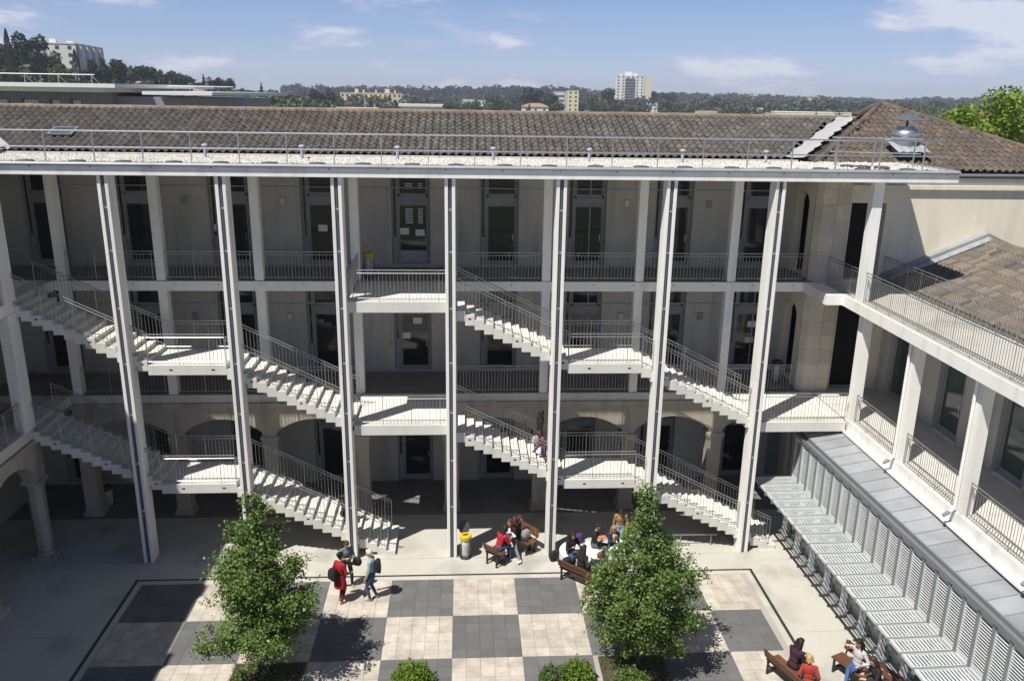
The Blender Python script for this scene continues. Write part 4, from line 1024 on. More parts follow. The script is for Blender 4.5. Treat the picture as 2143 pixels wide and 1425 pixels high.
# ================================================================== PEOPLE
cmat = {}
def cloth(c, rough=.85, var=.14):
    k = (tuple(round(x, 3) for x in c), rough)
    if k not in cmat: cmat[k] = M('cloth_%d' % len(cmat), c, rough, var=var, scale=7, fine=.06, fscale=40, bump=.25, bscale=22, coord='obj')
    return cmat[k]
SKIN = M('skin', (.50, .29, .20), .5, var=.05, coord='obj', spec=.4); SKIN2 = M('dark_skin', (.10, .055, .035), .5, var=.05, coord='obj')
def stripes():
    m = M('striped_knit', (.42, .40, .40), .9, var=.1, coord='obj'); t_ = m.node_tree; p = t_.nodes['Principled BSDF']
    w = nn(t_, 'ShaderNodeTexWave'); w.wave_type = 'BANDS'; w.bands_direction = 'Z'; w.inputs['Scale'].default_value = 3.4; w.inputs['Distortion'].default_value = 1.2; w.inputs['Detail Scale'].default_value = 3
    tcx = nn(t_, 'ShaderNodeTexCoord'); t_.links.new(tcx.outputs['Object'], w.inputs['Vector'])
    cr = nn(t_, 'ShaderNodeValToRGB'); e = cr.color_ramp.elements; cr.color_ramp.interpolation = 'CONSTANT'
    e[0].color = (.50, .48, .48, 1); e[1].position = .45; e[1].color = (.13, .12, .13, 1); q = e.new(.62); q.color = (.28, .15, .15, 1); q = e.new(.75); q.color = (.55, .54, .54, 1)
    t_.links.new(w.outputs['Fac'], cr.inputs[0]); t_.links.new(cr.outputs[0], p.inputs['Base Color']); return m
def unit_sphere(nu, nv):
    v = [(0, 0, 1)] + [(math.sin(math.pi * j / nv) * math.cos(2 * math.pi * k / nu), math.sin(math.pi * j / nv) * math.sin(2 * math.pi * k / nu), math.cos(math.pi * j / nv)) for j in range(1, nv) for k in range(nu)] + [(0, 0, -1)]
    f = [(0, 1 + k, 1 + (k + 1) % nu) for k in range(nu)]
    for j in range(nv - 2):
        for k in range(nu): a = 1 + j * nu + k; b = 1 + j * nu + (k + 1) % nu; f.append((a, a + nu, b + nu, b))
    l = len(v) - 1; f += [(l, l - nu + (k + 1) % nu, l - nu + k) for k in range(nu)]
    return np.array(v), f
USP = unit_sphere(14, 9)
def ell(bm, c, s, q=None, n=10):
    w = USP[0] * np.array(s)
    if q is not None: w = w @ np.array(q).T
    w = w + np.array(c); i = len(bm.v); bm.v += w.tolist(); bm.f += [tuple(i + a for a in ff) for ff in USP[1]]; bm.m += [0] * len(USP[1])
def capsule(bm, a, b, ra, rb):
    a = Vector(a); b = Vector(b)
    for p, r in ((a, ra), (b, rb)): ell(bm, p, (r, r, r))
    bm.tube(a, b, ra, rb, n=12)
def ik(a, t, l1, l2, hint):
    a = Vector(a); t = Vector(t); d = t - a; L = min(d.length, (l1 + l2) * .995); d.normalize(); t2 = a + d * L
    x = (l1 * l1 - l2 * l2 + L * L) / (2 * L); h = math.sqrt(max(0, l1 * l1 - x * x)); hv = Vector(hint); hv = hv - d * hv.dot(d); hv.normalize()
    return a + d * x + hv * h, t2
TMP = bpy.data.scenes.new('workbench'); VLAY = TMP.view_layers[0]
def remesh(bm, vox):
    me = bm.mesh('tmp', []); o_ = bpy.data.objects.new('tmp', me); TMP.collection.objects.link(o_)
    md = o_.modifiers.new('r', 'REMESH'); md.mode = 'VOXEL'; md.voxel_size = vox; sm = o_.modifiers.new('s', 'SMOOTH'); sm.factor = .5; sm.iterations = 2
    VLAY.update(); dg = VLAY.depsgraph; m2 = bpy.data.meshes.new_from_object(o_.evaluated_get(dg)); bpy.data.objects.remove(o_); bpy.data.meshes.remove(me); return m2
def person(label, loc, rz, top, legs, shoe=(.03, .03, .03), hair=(.02, .014, .01), hs='short', skin=None, sit=None, lean=0.05, hyaw=0, hpitch=.1,
           aL=None, aR=None, fL=None, fR=None, coat=False, inner=None, h=1.0, glasses=False, kneeL=(0, 1, .2), kneeR=(0, 1, .2), sleeve=True, shorts=False, side=0.0):
    t = thing('person', label, 'person', loc, rz); t.scale = (h, h, h)
    skin = skin or SKIN; P = Vector((0, 0, .93 if sit is None else sit + .10)); u = Vector((math.sin(side), math.sin(lean), math.cos(lean))).normalized()
    C = P + u * .26; Nk = P + u * .47; fw = Vector((0, math.cos(lean), -math.sin(lean)))
    Hq = Matrix.Rotation(hyaw, 3, 'Z') @ Matrix.Rotation(-hpitch, 3, 'X'); Hc = Nk + u * .10 + Hq @ Vector((0, .035, .12))
    bm = MB(); caps = []
    def cap_(a, b, ra, rb, lab): capsule(bm, a, b, ra, rb); caps.append((Vector(a), Vector(b), ra, rb, lab))
    # torso
    ell(bm, P + u * .02, (.165, .115, .12)); caps.append((P + Vector((-.07, 0, 0)), P + Vector((.07, 0, 0)), .11, .11, 1))
    ell(bm, P + u * .16, (.145, .105, .16)); caps.append((P + u * .12, P + u * .2, .13, .13, 0))
    ell(bm, C + u * .07, (.175, .118, .19)); caps.append((C + Vector((-.06, 0, .02)), C + Vector((.06, 0, .02)), .14, .14, 0))
    caps.append((C + u * .12, C + u * .17, .13, .12, 0))
    cap_(Nk + u * -.03, Hc - Vector((0, 0, .05)), .058, .052, 2)
    ell(bm, Hc, (.076, .094, .112), Hq); caps.append((Hc, Hc + Vector((0, 0, .02)), .10, .10, 2))
    cap_(Hc + Hq @ Vector((0, .088, .0)), Hc + Hq @ Vector((0, .107, -.025)), .012, .015, 2)          # nose
    cap_(Hc + Hq @ Vector((0, .062, -.085)), Hc + Hq @ Vector((0, .07, -.075)), .03, .03, 2)           # chin
    for s in (-1, 1): cap_(Hc + Hq @ Vector((s * .078, -.005, .015)), Hc + Hq @ Vector((s * .080, -.01, -.02)), .013, .011, 2)
    sh = []; 
    for s, tgt in ((-1, aL), (1, aR)):
        S = Nk + Vector((s * .165, 0, -.035)); cap_(Nk + Vector((s * .05, 0, -.02)), S, .062, .068, 0)
        W = Vector(tgt) if tgt else Vector((s * .24, .06, P.z - .02)) 
        E, W = ik(S, W, .28, .25, (s * .55, -.75, -.5)); cap_(S, E, .062, .046, 0); cap_(E, E.lerp(W, .5), .046, .040, 0 if sleeve else 2); cap_(E.lerp(W, .5), W, .040, .031, 0 if sleeve else 2)
        d = (W - E).normalized(); sd = Vector((-s, 0, 0)); sd = (sd - d * sd.dot(d)).normalized(); nrm_ = d.cross(sd)
        kn = W + d * .085; ell(bm, W + d * .045, (.036, .036, .05), d.to_track_quat('Z', 'Y').to_matrix()); caps.append((W, kn, .034, .036, 2))
        for k, (off, ln) in enumerate(((-.028, .060), (-.0095, .072), (.0095, .068), (.028, .052))):
            a = kn + sd * off; b = a + d * ln * .55 + nrm_ * .006; c = b + d * ln * .40 + nrm_ * .022
            cap_(a, b, .0115, .0105, 2); cap_(b, c, .0105, .009, 2)
        a = W + d * .03 + sd * .030; b = a + sd * .026 + d * .026; cap_(a, b, .0125, .011, 2); cap_(b, b + d * .028 - sd * .002 + nrm_ * .01, .011, .009, 2)
    an = []
    for s, tgt, kh in ((-1, fL, kneeL), (1, fR, kneeR)):
        Hp = P + Vector((s * .085, 0, -.02)); A = Vector(tgt) if tgt else (Vector((s * .10, .02 * s, .085)) if sit is None else Vector((s * .12, .46, .085)))
        K, A = ik(Hp, A, .435, .43, kh); cap_(Hp, K, .088, .060, 1); cap_(K, K.lerp(A, .4), .058, .055, 2 if shorts else 1); cap_(K.lerp(A, .4), A, .055, .042, 2 if shorts else 1)
        an.append((K, A)); dd_ = Vector((0, 1, 0)); sh_ = (K - A).normalized()
        dd_ = (Vector((s * .15, 1, 0)) - sh_ * Vector((s * .15, 1, 0)).dot(sh_) * .8).normalized()
        cap_(A + Vector((0, -.035, -.035)) , A + dd_ * .09 + Vector((0, 0, -.042)), .040, .038, 3); cap_(A + dd_ * .09 + Vector((0, 0, -.042)), A + dd_ * .155 + Vector((0, 0, -.05)), .038, .030, 3)
        cap_(A, A + Vector((0, -.01, -.03)), .046, .043, 3)
    me = remesh(bm, .0125); me.name = 'body'
    for m_ in (cloth(top) if top else stripes(), cloth(legs), skin, cloth(shoe, .6)): me.materials.append(m_)
    n = len(me.polygons); cen = np.empty(n * 3); me.polygons.foreach_get('center', cen); cen = cen.reshape(-1, 3); best = np.full(n, 1e9); lab = np.zeros(n, int)
    for a, b, ra, rb, l in caps:
        a = np.array(a); b = np.array(b); d = b - a; tt = np.clip((cen - a) @ d / max(1e-9, d @ d), 0, 1); dist = np.linalg.norm(cen - (a + tt[:, None] * d), axis=1) - (ra + (rb - ra) * tt)
        k = dist < best; best[k] = dist[k]; lab[k] = l
    me.polygons.foreach_set('material_index', lab.astype(np.int32)); me.polygons.foreach_set('use_smooth', np.ones(n, bool)); me.update()
    put('body', me, t, (0, 0, 0), rel=True)
    # hair
    bm = MB(); Q = lambda x, y, z: Hc + Hq @ Vector((x, y, z))
    if hs == 'hood':
        ell(bm, Q(0, -.022, .012), (.098, .105, .13), Hq); capsule(bm, Q(0, -.04, -.06), Nk + u * -.04, .10, .135)
    else:
        ell(bm, Q(0, -.018, .022), (.087, .098, .108), Hq); ell(bm, Q(0, .03, .07), (.070, .062, .05), Hq)
    if hs == 'long':
        for x in (-.06, -.02, .02, .06): capsule(bm, Q(x, -.06, .02), Nk + Vector((x * 1.5, -.10 - .02 * math.cos(x * 20), -.10)), .045, .03)
        for s in (-1, 1): capsule(bm, Q(s * .07, -.01, .03), Nk + Vector((s * .095, .03, -.08)), .030, .026)
    if hs == 'bob':
        for x in (-.06, -.02, .02, .06): capsule(bm, Q(x, -.06, .02), Q(x * 1.3, -.075, -.10), .045, .035)
        for s in (-1, 1): capsule(bm, Q(s * .07, -.01, .03), Q(s * .088, .0, -.09), .030, .028)
    if hs == 'bun': ell(bm, Q(0, -.09, .08), (.07, .07, .065)); ell(bm, Q(0, -.03, .05), (.10, .105, .10))
    hm = remesh(bm, .012); hm.name = 'hair'; hm.materials.append(cloth(hair, .55, .25)); hm.polygons.foreach_set('use_smooth', [True] * len(hm.polygons)); put('hair', hm, t, (0, 0, 0), rel=True)
    e = MB()
    if glasses:
        for s in (-1, 1): e.v, e.f, e.m = e.v, e.f, e.m; e.tube(Q(s * .034, .090, .018), Q(s * .034, .099, .016), .027, n=10)
        e.tube(Q(-.06, .088, .022), Q(.06, .088, .022), .006); e.build('sunglasses', 'dark', t, local=True)
    else:
        for s in (-1, 1): e.tube(Q(s * .032, .080, .016), Q(s * .032, .090, .016), .010, n=8)
        e.build('eyes', 'dark', t, local=True)
    b = MB(); b.tube(Q(-.022, .088, -.05), Q(.022, .088, -.05), .007, n=6); b.build('mouth', M_MOUTH, t, local=True)
    if coat:
        b = MB(); n_ = 16; rings = [(.16, .125, P.z + .12), (.19, .15, P.z - .05), (.215, .175, P.z - .22), (.225, .185, P.z - .34)]
        for rx, ry, z in rings:
            for k in range(n_): a = 2 * math.pi * k / n_; w = 1 + .05 * math.sin(3 * a + z * 9); b.v.append((rx * w * math.cos(a), ry * w * math.sin(a), z))
        for j in range(3):
            for k in range(n_): l = (k + 1) % n_; b.f.append((j * n_ + k, j * n_ + l, (j + 1) * n_ + l, (j + 1) * n_ + k)); b.m.append(0)
        b.build('coat_skirt', cloth(top), t, local=True, smooth=True)
    if inner:
        bm = MB(); ell(bm, C + u * .06 + fw * .035, (.085, .098, .185)); im = bm.mesh('shirt_front', cloth(inner)); im.polygons.foreach_set('use_smooth', [True] * len(im.polygons)); put('shirt_front', im, t, (0, 0, 0), rel=True)
    return t, P, Nk, Hc
M_MOUTH = M('lips', (.30, .10, .08), .5, var=0, fine=0)
DEG = math.pi / 180
JEAN = (.045, .075, .14); BLK = (.016, .016, .018); CHAR = (.035, .036, .04); BROWNH = (.055, .028, .014)
# --- the standing trio near the left column
person('man in a grey hooded jacket standing by the column, gesturing with both hands', (-3.36, -1.62, 0), -155 * DEG, (.155, .165, .19), (.03, .032, .034), (.30, .20, .11), BROWNH, 'short', hpitch=.35, aL=(-.10, .36, 1.16), aR=(.08, .34, 1.20), fL=(-.14, .06, .085), fR=(.12, -.04, .085), lean=.1)
person('person in a red coat and dark red trousers standing with back turned', (-3.44, -2.52, 0), -38 * DEG, (.30, .014, .02), (.10, .012, .028), (.28, .15, .08), (.010, .009, .009), 'bun', coat=True, aR=(.20, .26, 1.0), aL=(-.22, .14, .92), hpitch=.05, fL=(-.09, .07, .085), fR=(.09, -.06, .085))
person('white haired man in a pale teal jacket and jeans standing sideways', (-2.46, -2.40, 0), 80 * DEG, (.27, .37, .36), (.05, .075, .125), (.24, .16, .09), (.62, .56, .38), 'short', skin=None, aL=(-.19, .14, .86), aR=(.19, .20, .88), hpitch=.12, h=1.03, lean=.04, fL=(-.10, .06, .085), fR=(.10, -.10, .085))
bp_ = blob('backpack', 'black', (-3.62, -2.70, 1.14), (.15, .11, .20), 'black backpack on the back of the person in the red coat', 'bag', -.66, seed=6)
blob('backpack', 'black', (-2.27, -2.43, 1.24), (.10, .14, .22), 'black backpack on the back of the man in the teal jacket', 'bag', .1, seed=7)
blob('satchel', 'black', (-3.06, -1.74, 1.0), (.20, .09, .13), 'dark brown bag held at waist height by the man in grey', 'bag', -.3, seed=8)
# --- two women and a friend on the small benches
person('woman in a red top and jeans seated on the short bench, leaning forward over papers', (1.58, -.30, 0), -52 * DEG, (.36, .018, .026), JEAN, BLK, (.022, .012, .010), 'long', sit=.45, lean=.34, hpitch=.5, aL=(-.05, .46, .80), aR=(.12, .46, .78), fL=(-.02, .50, .085), fR=(.14, .42, .085))
person('woman with auburn hair, white top and open black jacket facing the woman in red', (2.05, .30, 0), 150 * DEG, BLK, (.16, .165, .17), (.72, .72, .70), (.12, .035, .015), 'long', sit=.45, lean=.16, inner=(.72, .71, .69), hpitch=.1, aL=(-.08, .34, .74), aR=(.12, .36, .72), fL=(-.62, .52, .085), fR=(.06, .42, .085))
person('person in black with long brown hair, mostly hidden behind the auburn haired woman', (2.25, .52, 0), -120 * DEG, BLK, (.03, .03, .035), BLK, (.05, .022, .012), 'long', sit=.45, lean=.1, hpitch=.2)
pp = MB().box(-.18, -.13, 0, .18, .13, .006); qq = Matrix.Translation((1.98, .02, .83)) @ Matrix.Rotation(.5, 4, 'Z') @ Matrix.Rotation(.45, 4, 'X'); pp.v = [tuple(qq @ Vector(p)) for p in pp.v]
setp(pp.build('paper_sheet', 'paper', at=(1.98, .02, .83)), 'white sheet of paper held over the lap of the woman in red', 'paper')
# --- lunch group on the round seats
person('woman in black with sunglasses and jeans eating on the round seat', (4.02, -.62, 0), -160 * DEG, BLK, JEAN, (.5, .5, .5), (.015, .012, .01), 'long', sit=.45, lean=.12, glasses=True, aL=(-.14, .28, .86), aR=(.10, .30, .86), hpitch=.2, fL=(-.12, .40, .085), fR=(.14, .34, .085))
person('dark haired person in black seen from behind, sitting low on the timber bench', (4.18, -1.72, 0), -40 * DEG, BLK, BLK, BLK, (.02, .014, .01), 'long', sit=.45, lean=.22, hpitch=.2)
person('man with short brown hair and dark navy jacket seen from behind on the timber bench', (4.62, -2.12, 0), -42 * DEG, (.018, .022, .035), CHAR, BLK, (.11, .06, .03), 'short', sit=.45, lean=.16, hpitch=.45, hyaw=-.5)
person('man in black sweater and grey trousers on the right side of the round seat', (4.86, -.18, 0), -105 * DEG, (.014, .017, .016), (.10, .10, .105), BLK, (.014, .011, .01), 'short', sit=.45, lean=.10, hpitch=.15, aL=(-.05, .36, .80), aR=(.14, .34, .82))
person('blonde woman in a navy cardigan and pink top seated on the far round seat', (5.48, -.22, 0), -165 * DEG, (.025, .03, .065), (.07, .10, .155), (.10, .09, .08), (.26, .17, .08), 'long', sit=.45, lean=.12, inner=(.62, .44, .42), glasses=True, hpitch=.3, aL=(-.06, .26, .95), aR=(.07, .26, .95), fL=(-.12, .44, .085), fR=(.10, .40, .085))
person('person in a tan sweater and pale jeans standing behind the far round seat, looking down', (5.86, .42, 0), 175 * DEG, (.30, .185, .085), (.22, .32, .42), BLK, (.018, .011, .009), 'bob', hpitch=.75, lean=.10, aL=(-.20, .28, 1.02), aR=(.24, .06, .84), h=.96)
person('person in a white shirt behind the crown of the right tree', (6.45, .0, 0), 160 * DEG, (.68, .68, .68), JEAN, BLK, (.03, .02, .015), 'short', sit=.45, lean=.1, hpitch=.2)
tr_ = MB().box(-.14, -.09, 0, .14, .09, .045); qq = Matrix.Translation((5.12, -.30, .84)) @ Matrix.Rotation(.2, 4, 'Z'); tr_.v = [tuple(qq @ Vector(p)) for p in tr_.v]
setp(tr_.build('food_tray', 'redp', at=(5.12, -.3, .84)), 'red and orange food box on the lap of the man in the black sweater', 'food box')
# --- on the stairs
person('person in black hood and plum trousers walking down the right staircase beside a column', (3.02, 1.20, 3.21), -80 * DEG, BLK, (.11, .035, .055), BLK, BLK, 'hood', hpitch=.1, aL=(-.26, .10, .86), aR=(.24, .05, .80), fL=(-.09, -.16, .16), fR=(.10, .18, .06))
person('person in black sitting on the lower left flight of stairs behind a column', (-3.84, 1.15, .62), -80 * DEG, BLK, CHAR, BLK, BLK, 'hood', sit=.40, lean=.3, fL=(-.1, .45, -.05), fR=(.12, .48, -.05), hpitch=.3)
blob('carrier_bag', 'purple', (3.16, .95, 3.55), (.10, .08, .17), 'lilac carrier bag hanging beside the person in black on the stairs', 'bag', .2, seed=9)
blob('carrier_bag', 'bag', (2.86, .95, 3.95), (.11, .09, .14), 'shiny clear carrier bag held by the person in black on the stairs', 'bag', .4, seed=10)
# --- two pairs on the benches at the lower right
person('woman with long dark hair and plum cardigan seated on the near bench, looking down', (9.34, -6.66, 0), -62 * DEG, (.05, .016, .03), (.025, .02, .025), BLK, (.016, .010, .009), 'long', sit=.45, lean=.22, hpitch=.6, aL=(-.06, .36, .74), aR=(.10, .38, .72))
person('blonde child in a red top seated on the near bench beside the woman in plum', (9.52, -7.30, 0), -20 * DEG, (.30, .035, .025), (.06, .06, .08), BLK, (.40, .26, .10), 'bob', sit=.45, lean=.2, hpitch=.3, hyaw=.6, h=.93)
person('woman in striped grey poncho and blue jeans with crossed legs on a bench', (11.12, -6.72, 0), 112 * DEG, None, (.055, .10, .24), (.18, .13, .09), (.012, .010, .010), 'long', sit=.45, lean=-.05, glasses=True, hpitch=.2, aL=(-.26, .18, .74), aR=(.40, -.10, .86), fL=(-.12, .44, .085), fR=(-.30, .72, .40), kneeR=(.1, .6, .8), sleeve=True)
person('dark haired person in black seated beside the woman in the striped poncho', (11.36, -7.42, 0), 90 * DEG, (.022, .018, .022), CHAR, BLK, (.035, .02, .014), 'long', sit=.45, lean=.25, hpitch=.3, aL=(-.1, .40, .70), aR=(.12, .36, .72))

bpy.data.scenes.remove(TMP)
# ================================================================== BACKGROUND
TREES = [
    ('cypress', 'tall narrow cypress at the far left edge of the wooded hill', -127.3, 230.0, 12.9, 17.5, 2.6),
    ('pine', 'tall dark pine crown left of the white hillside apartment block', -131.1, 250.0, 15.6, 15.5, 12.3),
    ('pine', 'broad dark tree below the tall pine on the hill at the left', -124.4, 245.0, 13.8, 12.0, 9.4),
    ('pine', 'dark tree at the left edge of the picture under the cypress', -129.5, 235.0, 13.8, 12.0, 9.7),
    ('broad', 'rounded dark green tree on the grass slope below the apartment block', -118.8, 240.0, 12.3, 11.3, 7.7),
    ('cypress', 'slim cypress standing against the white hillside apartment block', -113.5, 240.0, 11.2, 14.5, 2.7),
    ('broad', 'bushy tree at the foot of the hillside apartment block', -113.0, 230.0, 10.3, 11.2, 8.4),
    ('pine', 'dense dark tree right of the hillside apartment block, the left one of two', -110.9, 250.0, 11.5, 12.6, 7.5),
    ('pine', 'dense dark tree right of the hillside apartment block, the taller right one', -107.9, 255.0, 11.2, 12.9, 9.0),
    ('pine', 'spreading umbrella pine above the small white house on the hill', -115.4, 300.0, 14.4, 8.5, 12.3),
    ('pine', 'umbrella pine with bare stem right of the white house', -111.4, 310.0, 13.4, 8.7, 6.9),
    ('cypress', 'dark slender tree between the two umbrella pines', -112.0, 300.0, 13.6, 6.1, 4.0),
    ('pine', 'dark pine crown in the middle of the left hill slope', -111.1, 330.0, 12.7, 8.3, 9.4),
    ('conifer', 'pointed conifer on the left hill slope', -106.0, 340.0, 11.0, 9.9, 5.2),
    ('pine', 'rounded dark pine near the lower end of the left hill', -101.6, 340.0, 10.1, 10.1, 7.4),
    ('pine', 'last dark pine at the lower end of the left hill', -98.0, 345.0, 9.1, 10.7, 7.5),
    ('cypress', 'thin cypress in front of the house with terracotta roof', -84.6, 260.0, 6.8, 9.9, 2.4),
    ('broad', 'fresh green tree behind the lower flat roofed dark building', -82.2, 300.0, 7.0, 8.4, 11.2),
    ('conifer', 'pointed conifer above the end of the flat white roof', -91.9, 380.0, 6.1, 12.1, 6.2),
    ('broad', 'green tree row right of the flat white roof, first crown', -86.9, 380.0, 5.4, 10.0, 11.0),
    ('conifer', 'small pointed conifer in the green row', -84.1, 385.0, 4.7, 10.2, 4.3),
    ('broad', 'wide green tree in the hollow before the cream apartment block', -75.7, 380.0, 4.0, 9.8, 14.2),
    ('pine', 'tall layered cedar left of the long cream apartment block', -70.2, 420.0, 2.0, 14.6, 13.5),
    ('broad', 'low green tree beside the cedar', -64.5, 430.0, 1.4, 12.5, 9.5),
    ('conifer', 'dark bushy conifer standing before the long cream apartment block', -53.1, 480.0, 0.2, 11.7, 8.2),
    ('broad', 'pale green tree in front of the low white building', -6.2, 480.0, -0.2, 12.3, 17.4),
    ('broad', 'bushy tree right of the pale green one', 6.8, 500.0, -0.2, 11.2, 16.9),
    ('broad', 'dark round tree among the middle distance houses', 22.1, 520.0, -0.2, 14.8, 17.6),
    ('pine', 'very large dark tree crown in the middle of the skyline', 43.8, 540.0, -0.2, 20.1, 28.0),
    ('conifer', 'pointed dark conifer in front of the small hip roofed house', 35.7, 430.0, -0.2, 11.3, 4.7),
    ('pine', 'dark tree left of the yellow apartment block', 55.3, 520.0, -0.2, 16.1, 13.9),
    ('broad', 'dark tree in front of the yellow apartment block', 55.9, 480.0, -0.2, 13.2, 14.6),
    ('broad', 'green tree between the yellow block and the white tower, left one', 97.0, 620.0, -0.2, 17.7, 16.5),
    ('pine', 'dark green tree between the yellow block and the white tower, right one', 115.8, 660.0, -0.2, 21.0, 19.2),
    ('broad', 'low tree in front of the white tower', 96.1, 560.0, -0.2, 12.7, 12.3),
    ('broad', 'small tree at the foot of the white tower', 114.7, 560.0, -0.2, 9.2, 13.7),
    ('pine', 'dark tree right behind the white tower', 187.4, 820.0, -0.2, 21.1, 20.9),
    ('pine', 'spreading pine right of the white tower', 198.0, 800.0, -0.2, 19.5, 25.4),
    ('broad', 'olive green tree right of the tower annex', 142.2, 560.0, -0.2, 13.3, 20.8),
    ('broad', 'green tree further right of the tower annex', 146.4, 520.0, -0.2, 9.6, 16.2),
    ('broad', 'light green round tree over the roof ridge right of the tower', 159.9, 480.0, -0.2, 9.8, 15.8),
    ('broad', 'light green tree beside the small white villa', 172.2, 470.0, -0.2, 9.6, 13.9),
    ('conifer', 'dark bush against the long white building', 136.7, 300.0, -0.2, 11.3, 3.2),
    ('broad', 'bright green tree above the hipped roof on the left of its peak', 200.5, 420.0, -0.2, 11.8, 12.3),
    ('broad', 'bright green tree just behind the peak of the hipped roof', 174.6, 300.0, -0.2, 13.2, 12.7),
    ('pine', 'dark pine at the right beyond the yellow green foliage', 255.9, 400.0, -0.2, 11.5, 16.0),
]
def crown_pts(kind, rr, n):
    """points in a unit crown: height 0..1, radius .5"""
    P = []
    if kind in ('pine', 'broad'):
        lob = []
        m_ = 11 if kind == 'pine' else 13
        for k in range(m_):
            a = rr.uniform(0, 6.28); r = rr.uniform(.05, .36); z = rr.uniform(.52, .86) if kind == 'pine' else rr.uniform(.26, .84)
            if kind == 'broad': r *= 1 - abs(z - .5) * .6
            lob.append((r * math.cos(a), r * math.sin(a), z, rr.uniform(.13, .21)))
        for k in range(n):
            x, y, z, s = lob[k % m_]; d = Vector((rr.gauss(0, 1), rr.gauss(0, 1), rr.gauss(0, 1))).normalized() * s * rr.uniform(.6, 1.05)
            P.append((x + d.x, y + d.y, min(1, z + d.z * .8)))
    else:
        for k in range(n):
            z = rr.random() ** (.8 if kind == 'cypress' else 1.2); w = (.5 * math.sin(math.pi * min(1, (z * .93 + .07)) ** .8) ** .6 if kind == 'cypress' else .5 * (1 - z) * (.75 + .25 * math.sin(z * 40)))
            a = rr.uniform(0, 6.28); u = rr.random() ** .4; P.append((w * u * math.cos(a), w * u * math.sin(a), .05 + .95 * z))
    return P
lib = {}
for kd, mt in (('pine', 'pineleaf'), ('broad', 'broadleaf'), ('cypress', 'pineleaf'), ('conifer', 'pineleaf')):
    for v in range(3):
        rr = random.Random(v * 7 + len(kd)); lib[kd, v] = leaf_mesh('crown', mt, crown_pts(kd, rr, 1500), .042, v + 11, flat=.3)
trk = MB().tube((0, 0, 0), (0, 0, .7), .022, .012, n=6).mesh('trunk', 'bark')
for k, (kd, lab, x, y, b, h, w) in enumerate(TREES):
    t = thing('far_tree', lab, 'tree', (x, y, b), k * 1.3, 'trees beyond the building')
    c = put('crown', lib[kd, k % 3], t, (0, 0, 0), rel=True); c.scale = (w, w, h); c2_ = put('trunk', trk, t, (0, 0, 0), rel=True); c2_.scale = (h, h, h)
# far-off woods that read as one mass
def wood(name, mat, n, fx, fy, size, seed, hsc=1.0):
    rr = random.Random(seed); C_ = []; pts = []
    for k in range(n):
        y = fy(rr); x = fx(rr, y); s = size * rr.uniform(.7, 1.3); z = H(x, y); hh = s * hsc * rr.uniform(.8, 1.15)
        for l in range(64):
            d = Vector((rr.gauss(0, 1), rr.gauss(0, 1), rr.gauss(0, 1))).normalized() * rr.uniform(.7, 1.02); pts.append((x + d.x * s * .55, y + d.y * s * .55, z + hh * (.60 + .40 * d.z)))
    o_ = put(name, leaf_mesh(name, mat, pts, size * .17, seed, flat=.1), None, (0, 0, 0), kind='stuff'); return o_
wood('distant_woods', 'forest', 1500, lambda r, y: r.uniform(.10, .72) * (y + 25), lambda r: 620 + 800 * r.random() ** .8, 12, 21, .85)
wood('distant_woods', 'broadleaf', 260, lambda r, y: r.uniform(.54, .80) * (y + 25), lambda r: 260 + 380 * r.random(), 9, 26, .85)
wood('distant_woods', 'forest', 420, lambda r, y: r.uniform(-.42, .12) * (y + 25), lambda r: 560 + 500 * r.random(), 11, 22, .95)
wood('pine_woods', 'forestd', 420, lambda r, y: r.uniform(-.20, .14) * (y + 25), lambda r: 980 + 300 * r.random(), 15, 23, .85)
wood('hillside_scrub', 'pineleaf', 240, lambda r, y: r.uniform(-.64, -.27) * (y + 25), lambda r: 225 + 170 * r.random(), 6.0, 24, .8)
wood('hillside_scrub', 'broadleaf', 140, lambda r, y: r.uniform(-.36, -.14) * (y + 25), lambda r: 300 + 240 * r.random(), 8.0, 25, .8)
# bright spring foliage of a near tree behind the right end of the building
def near_tree(loc, h, r, label, seed, n=9000):
    rr = random.Random(seed); t = thing('tree', label, 'tree', loc, 0, 'spring green trees behind the hipped roof'); P = []; lob = []
    for k in range(26):
        a = rr.uniform(0, 6.28); q = r * rr.uniform(.1, .8); lob.append((q * math.cos(a), q * math.sin(a), h * rr.uniform(.45, .93) - q * .25, rr.uniform(.22, .36) * r))
    for k in range(n):
        x, y, z, s = lob[k % 26]; d = Vector((rr.gauss(0, 1), rr.gauss(0, 1), rr.gauss(0, 1))).normalized() * s * rr.uniform(.5, 1.1); P.append((x + d.x, y + d.y, z + d.z))
    put('crown', leaf_mesh('crown', 'spring', P, .15, seed, flat=.3), t, (0, 0, 0), rel=True)
    MB().tube((0, 0, 0), (0, 0, h * .6), .3, .12, n=8).build('trunk', 'bark', t, local=True); return t
near_tree((33.8, 26, -.2), 17.0, 4.3, 'large bright yellow green tree at the right edge behind the hipped roof', 31, 15000)
near_tree((28.0, 24, -.2), 15.9, 2.9, 'smaller bright yellow green tree rising behind the right slope of the hipped roof', 32, 9000)
near_tree((30.6, 22.5, -.2), 15.9, 3.0, 'bright yellow green foliage between the two spring green trees at the right', 33, 9000)

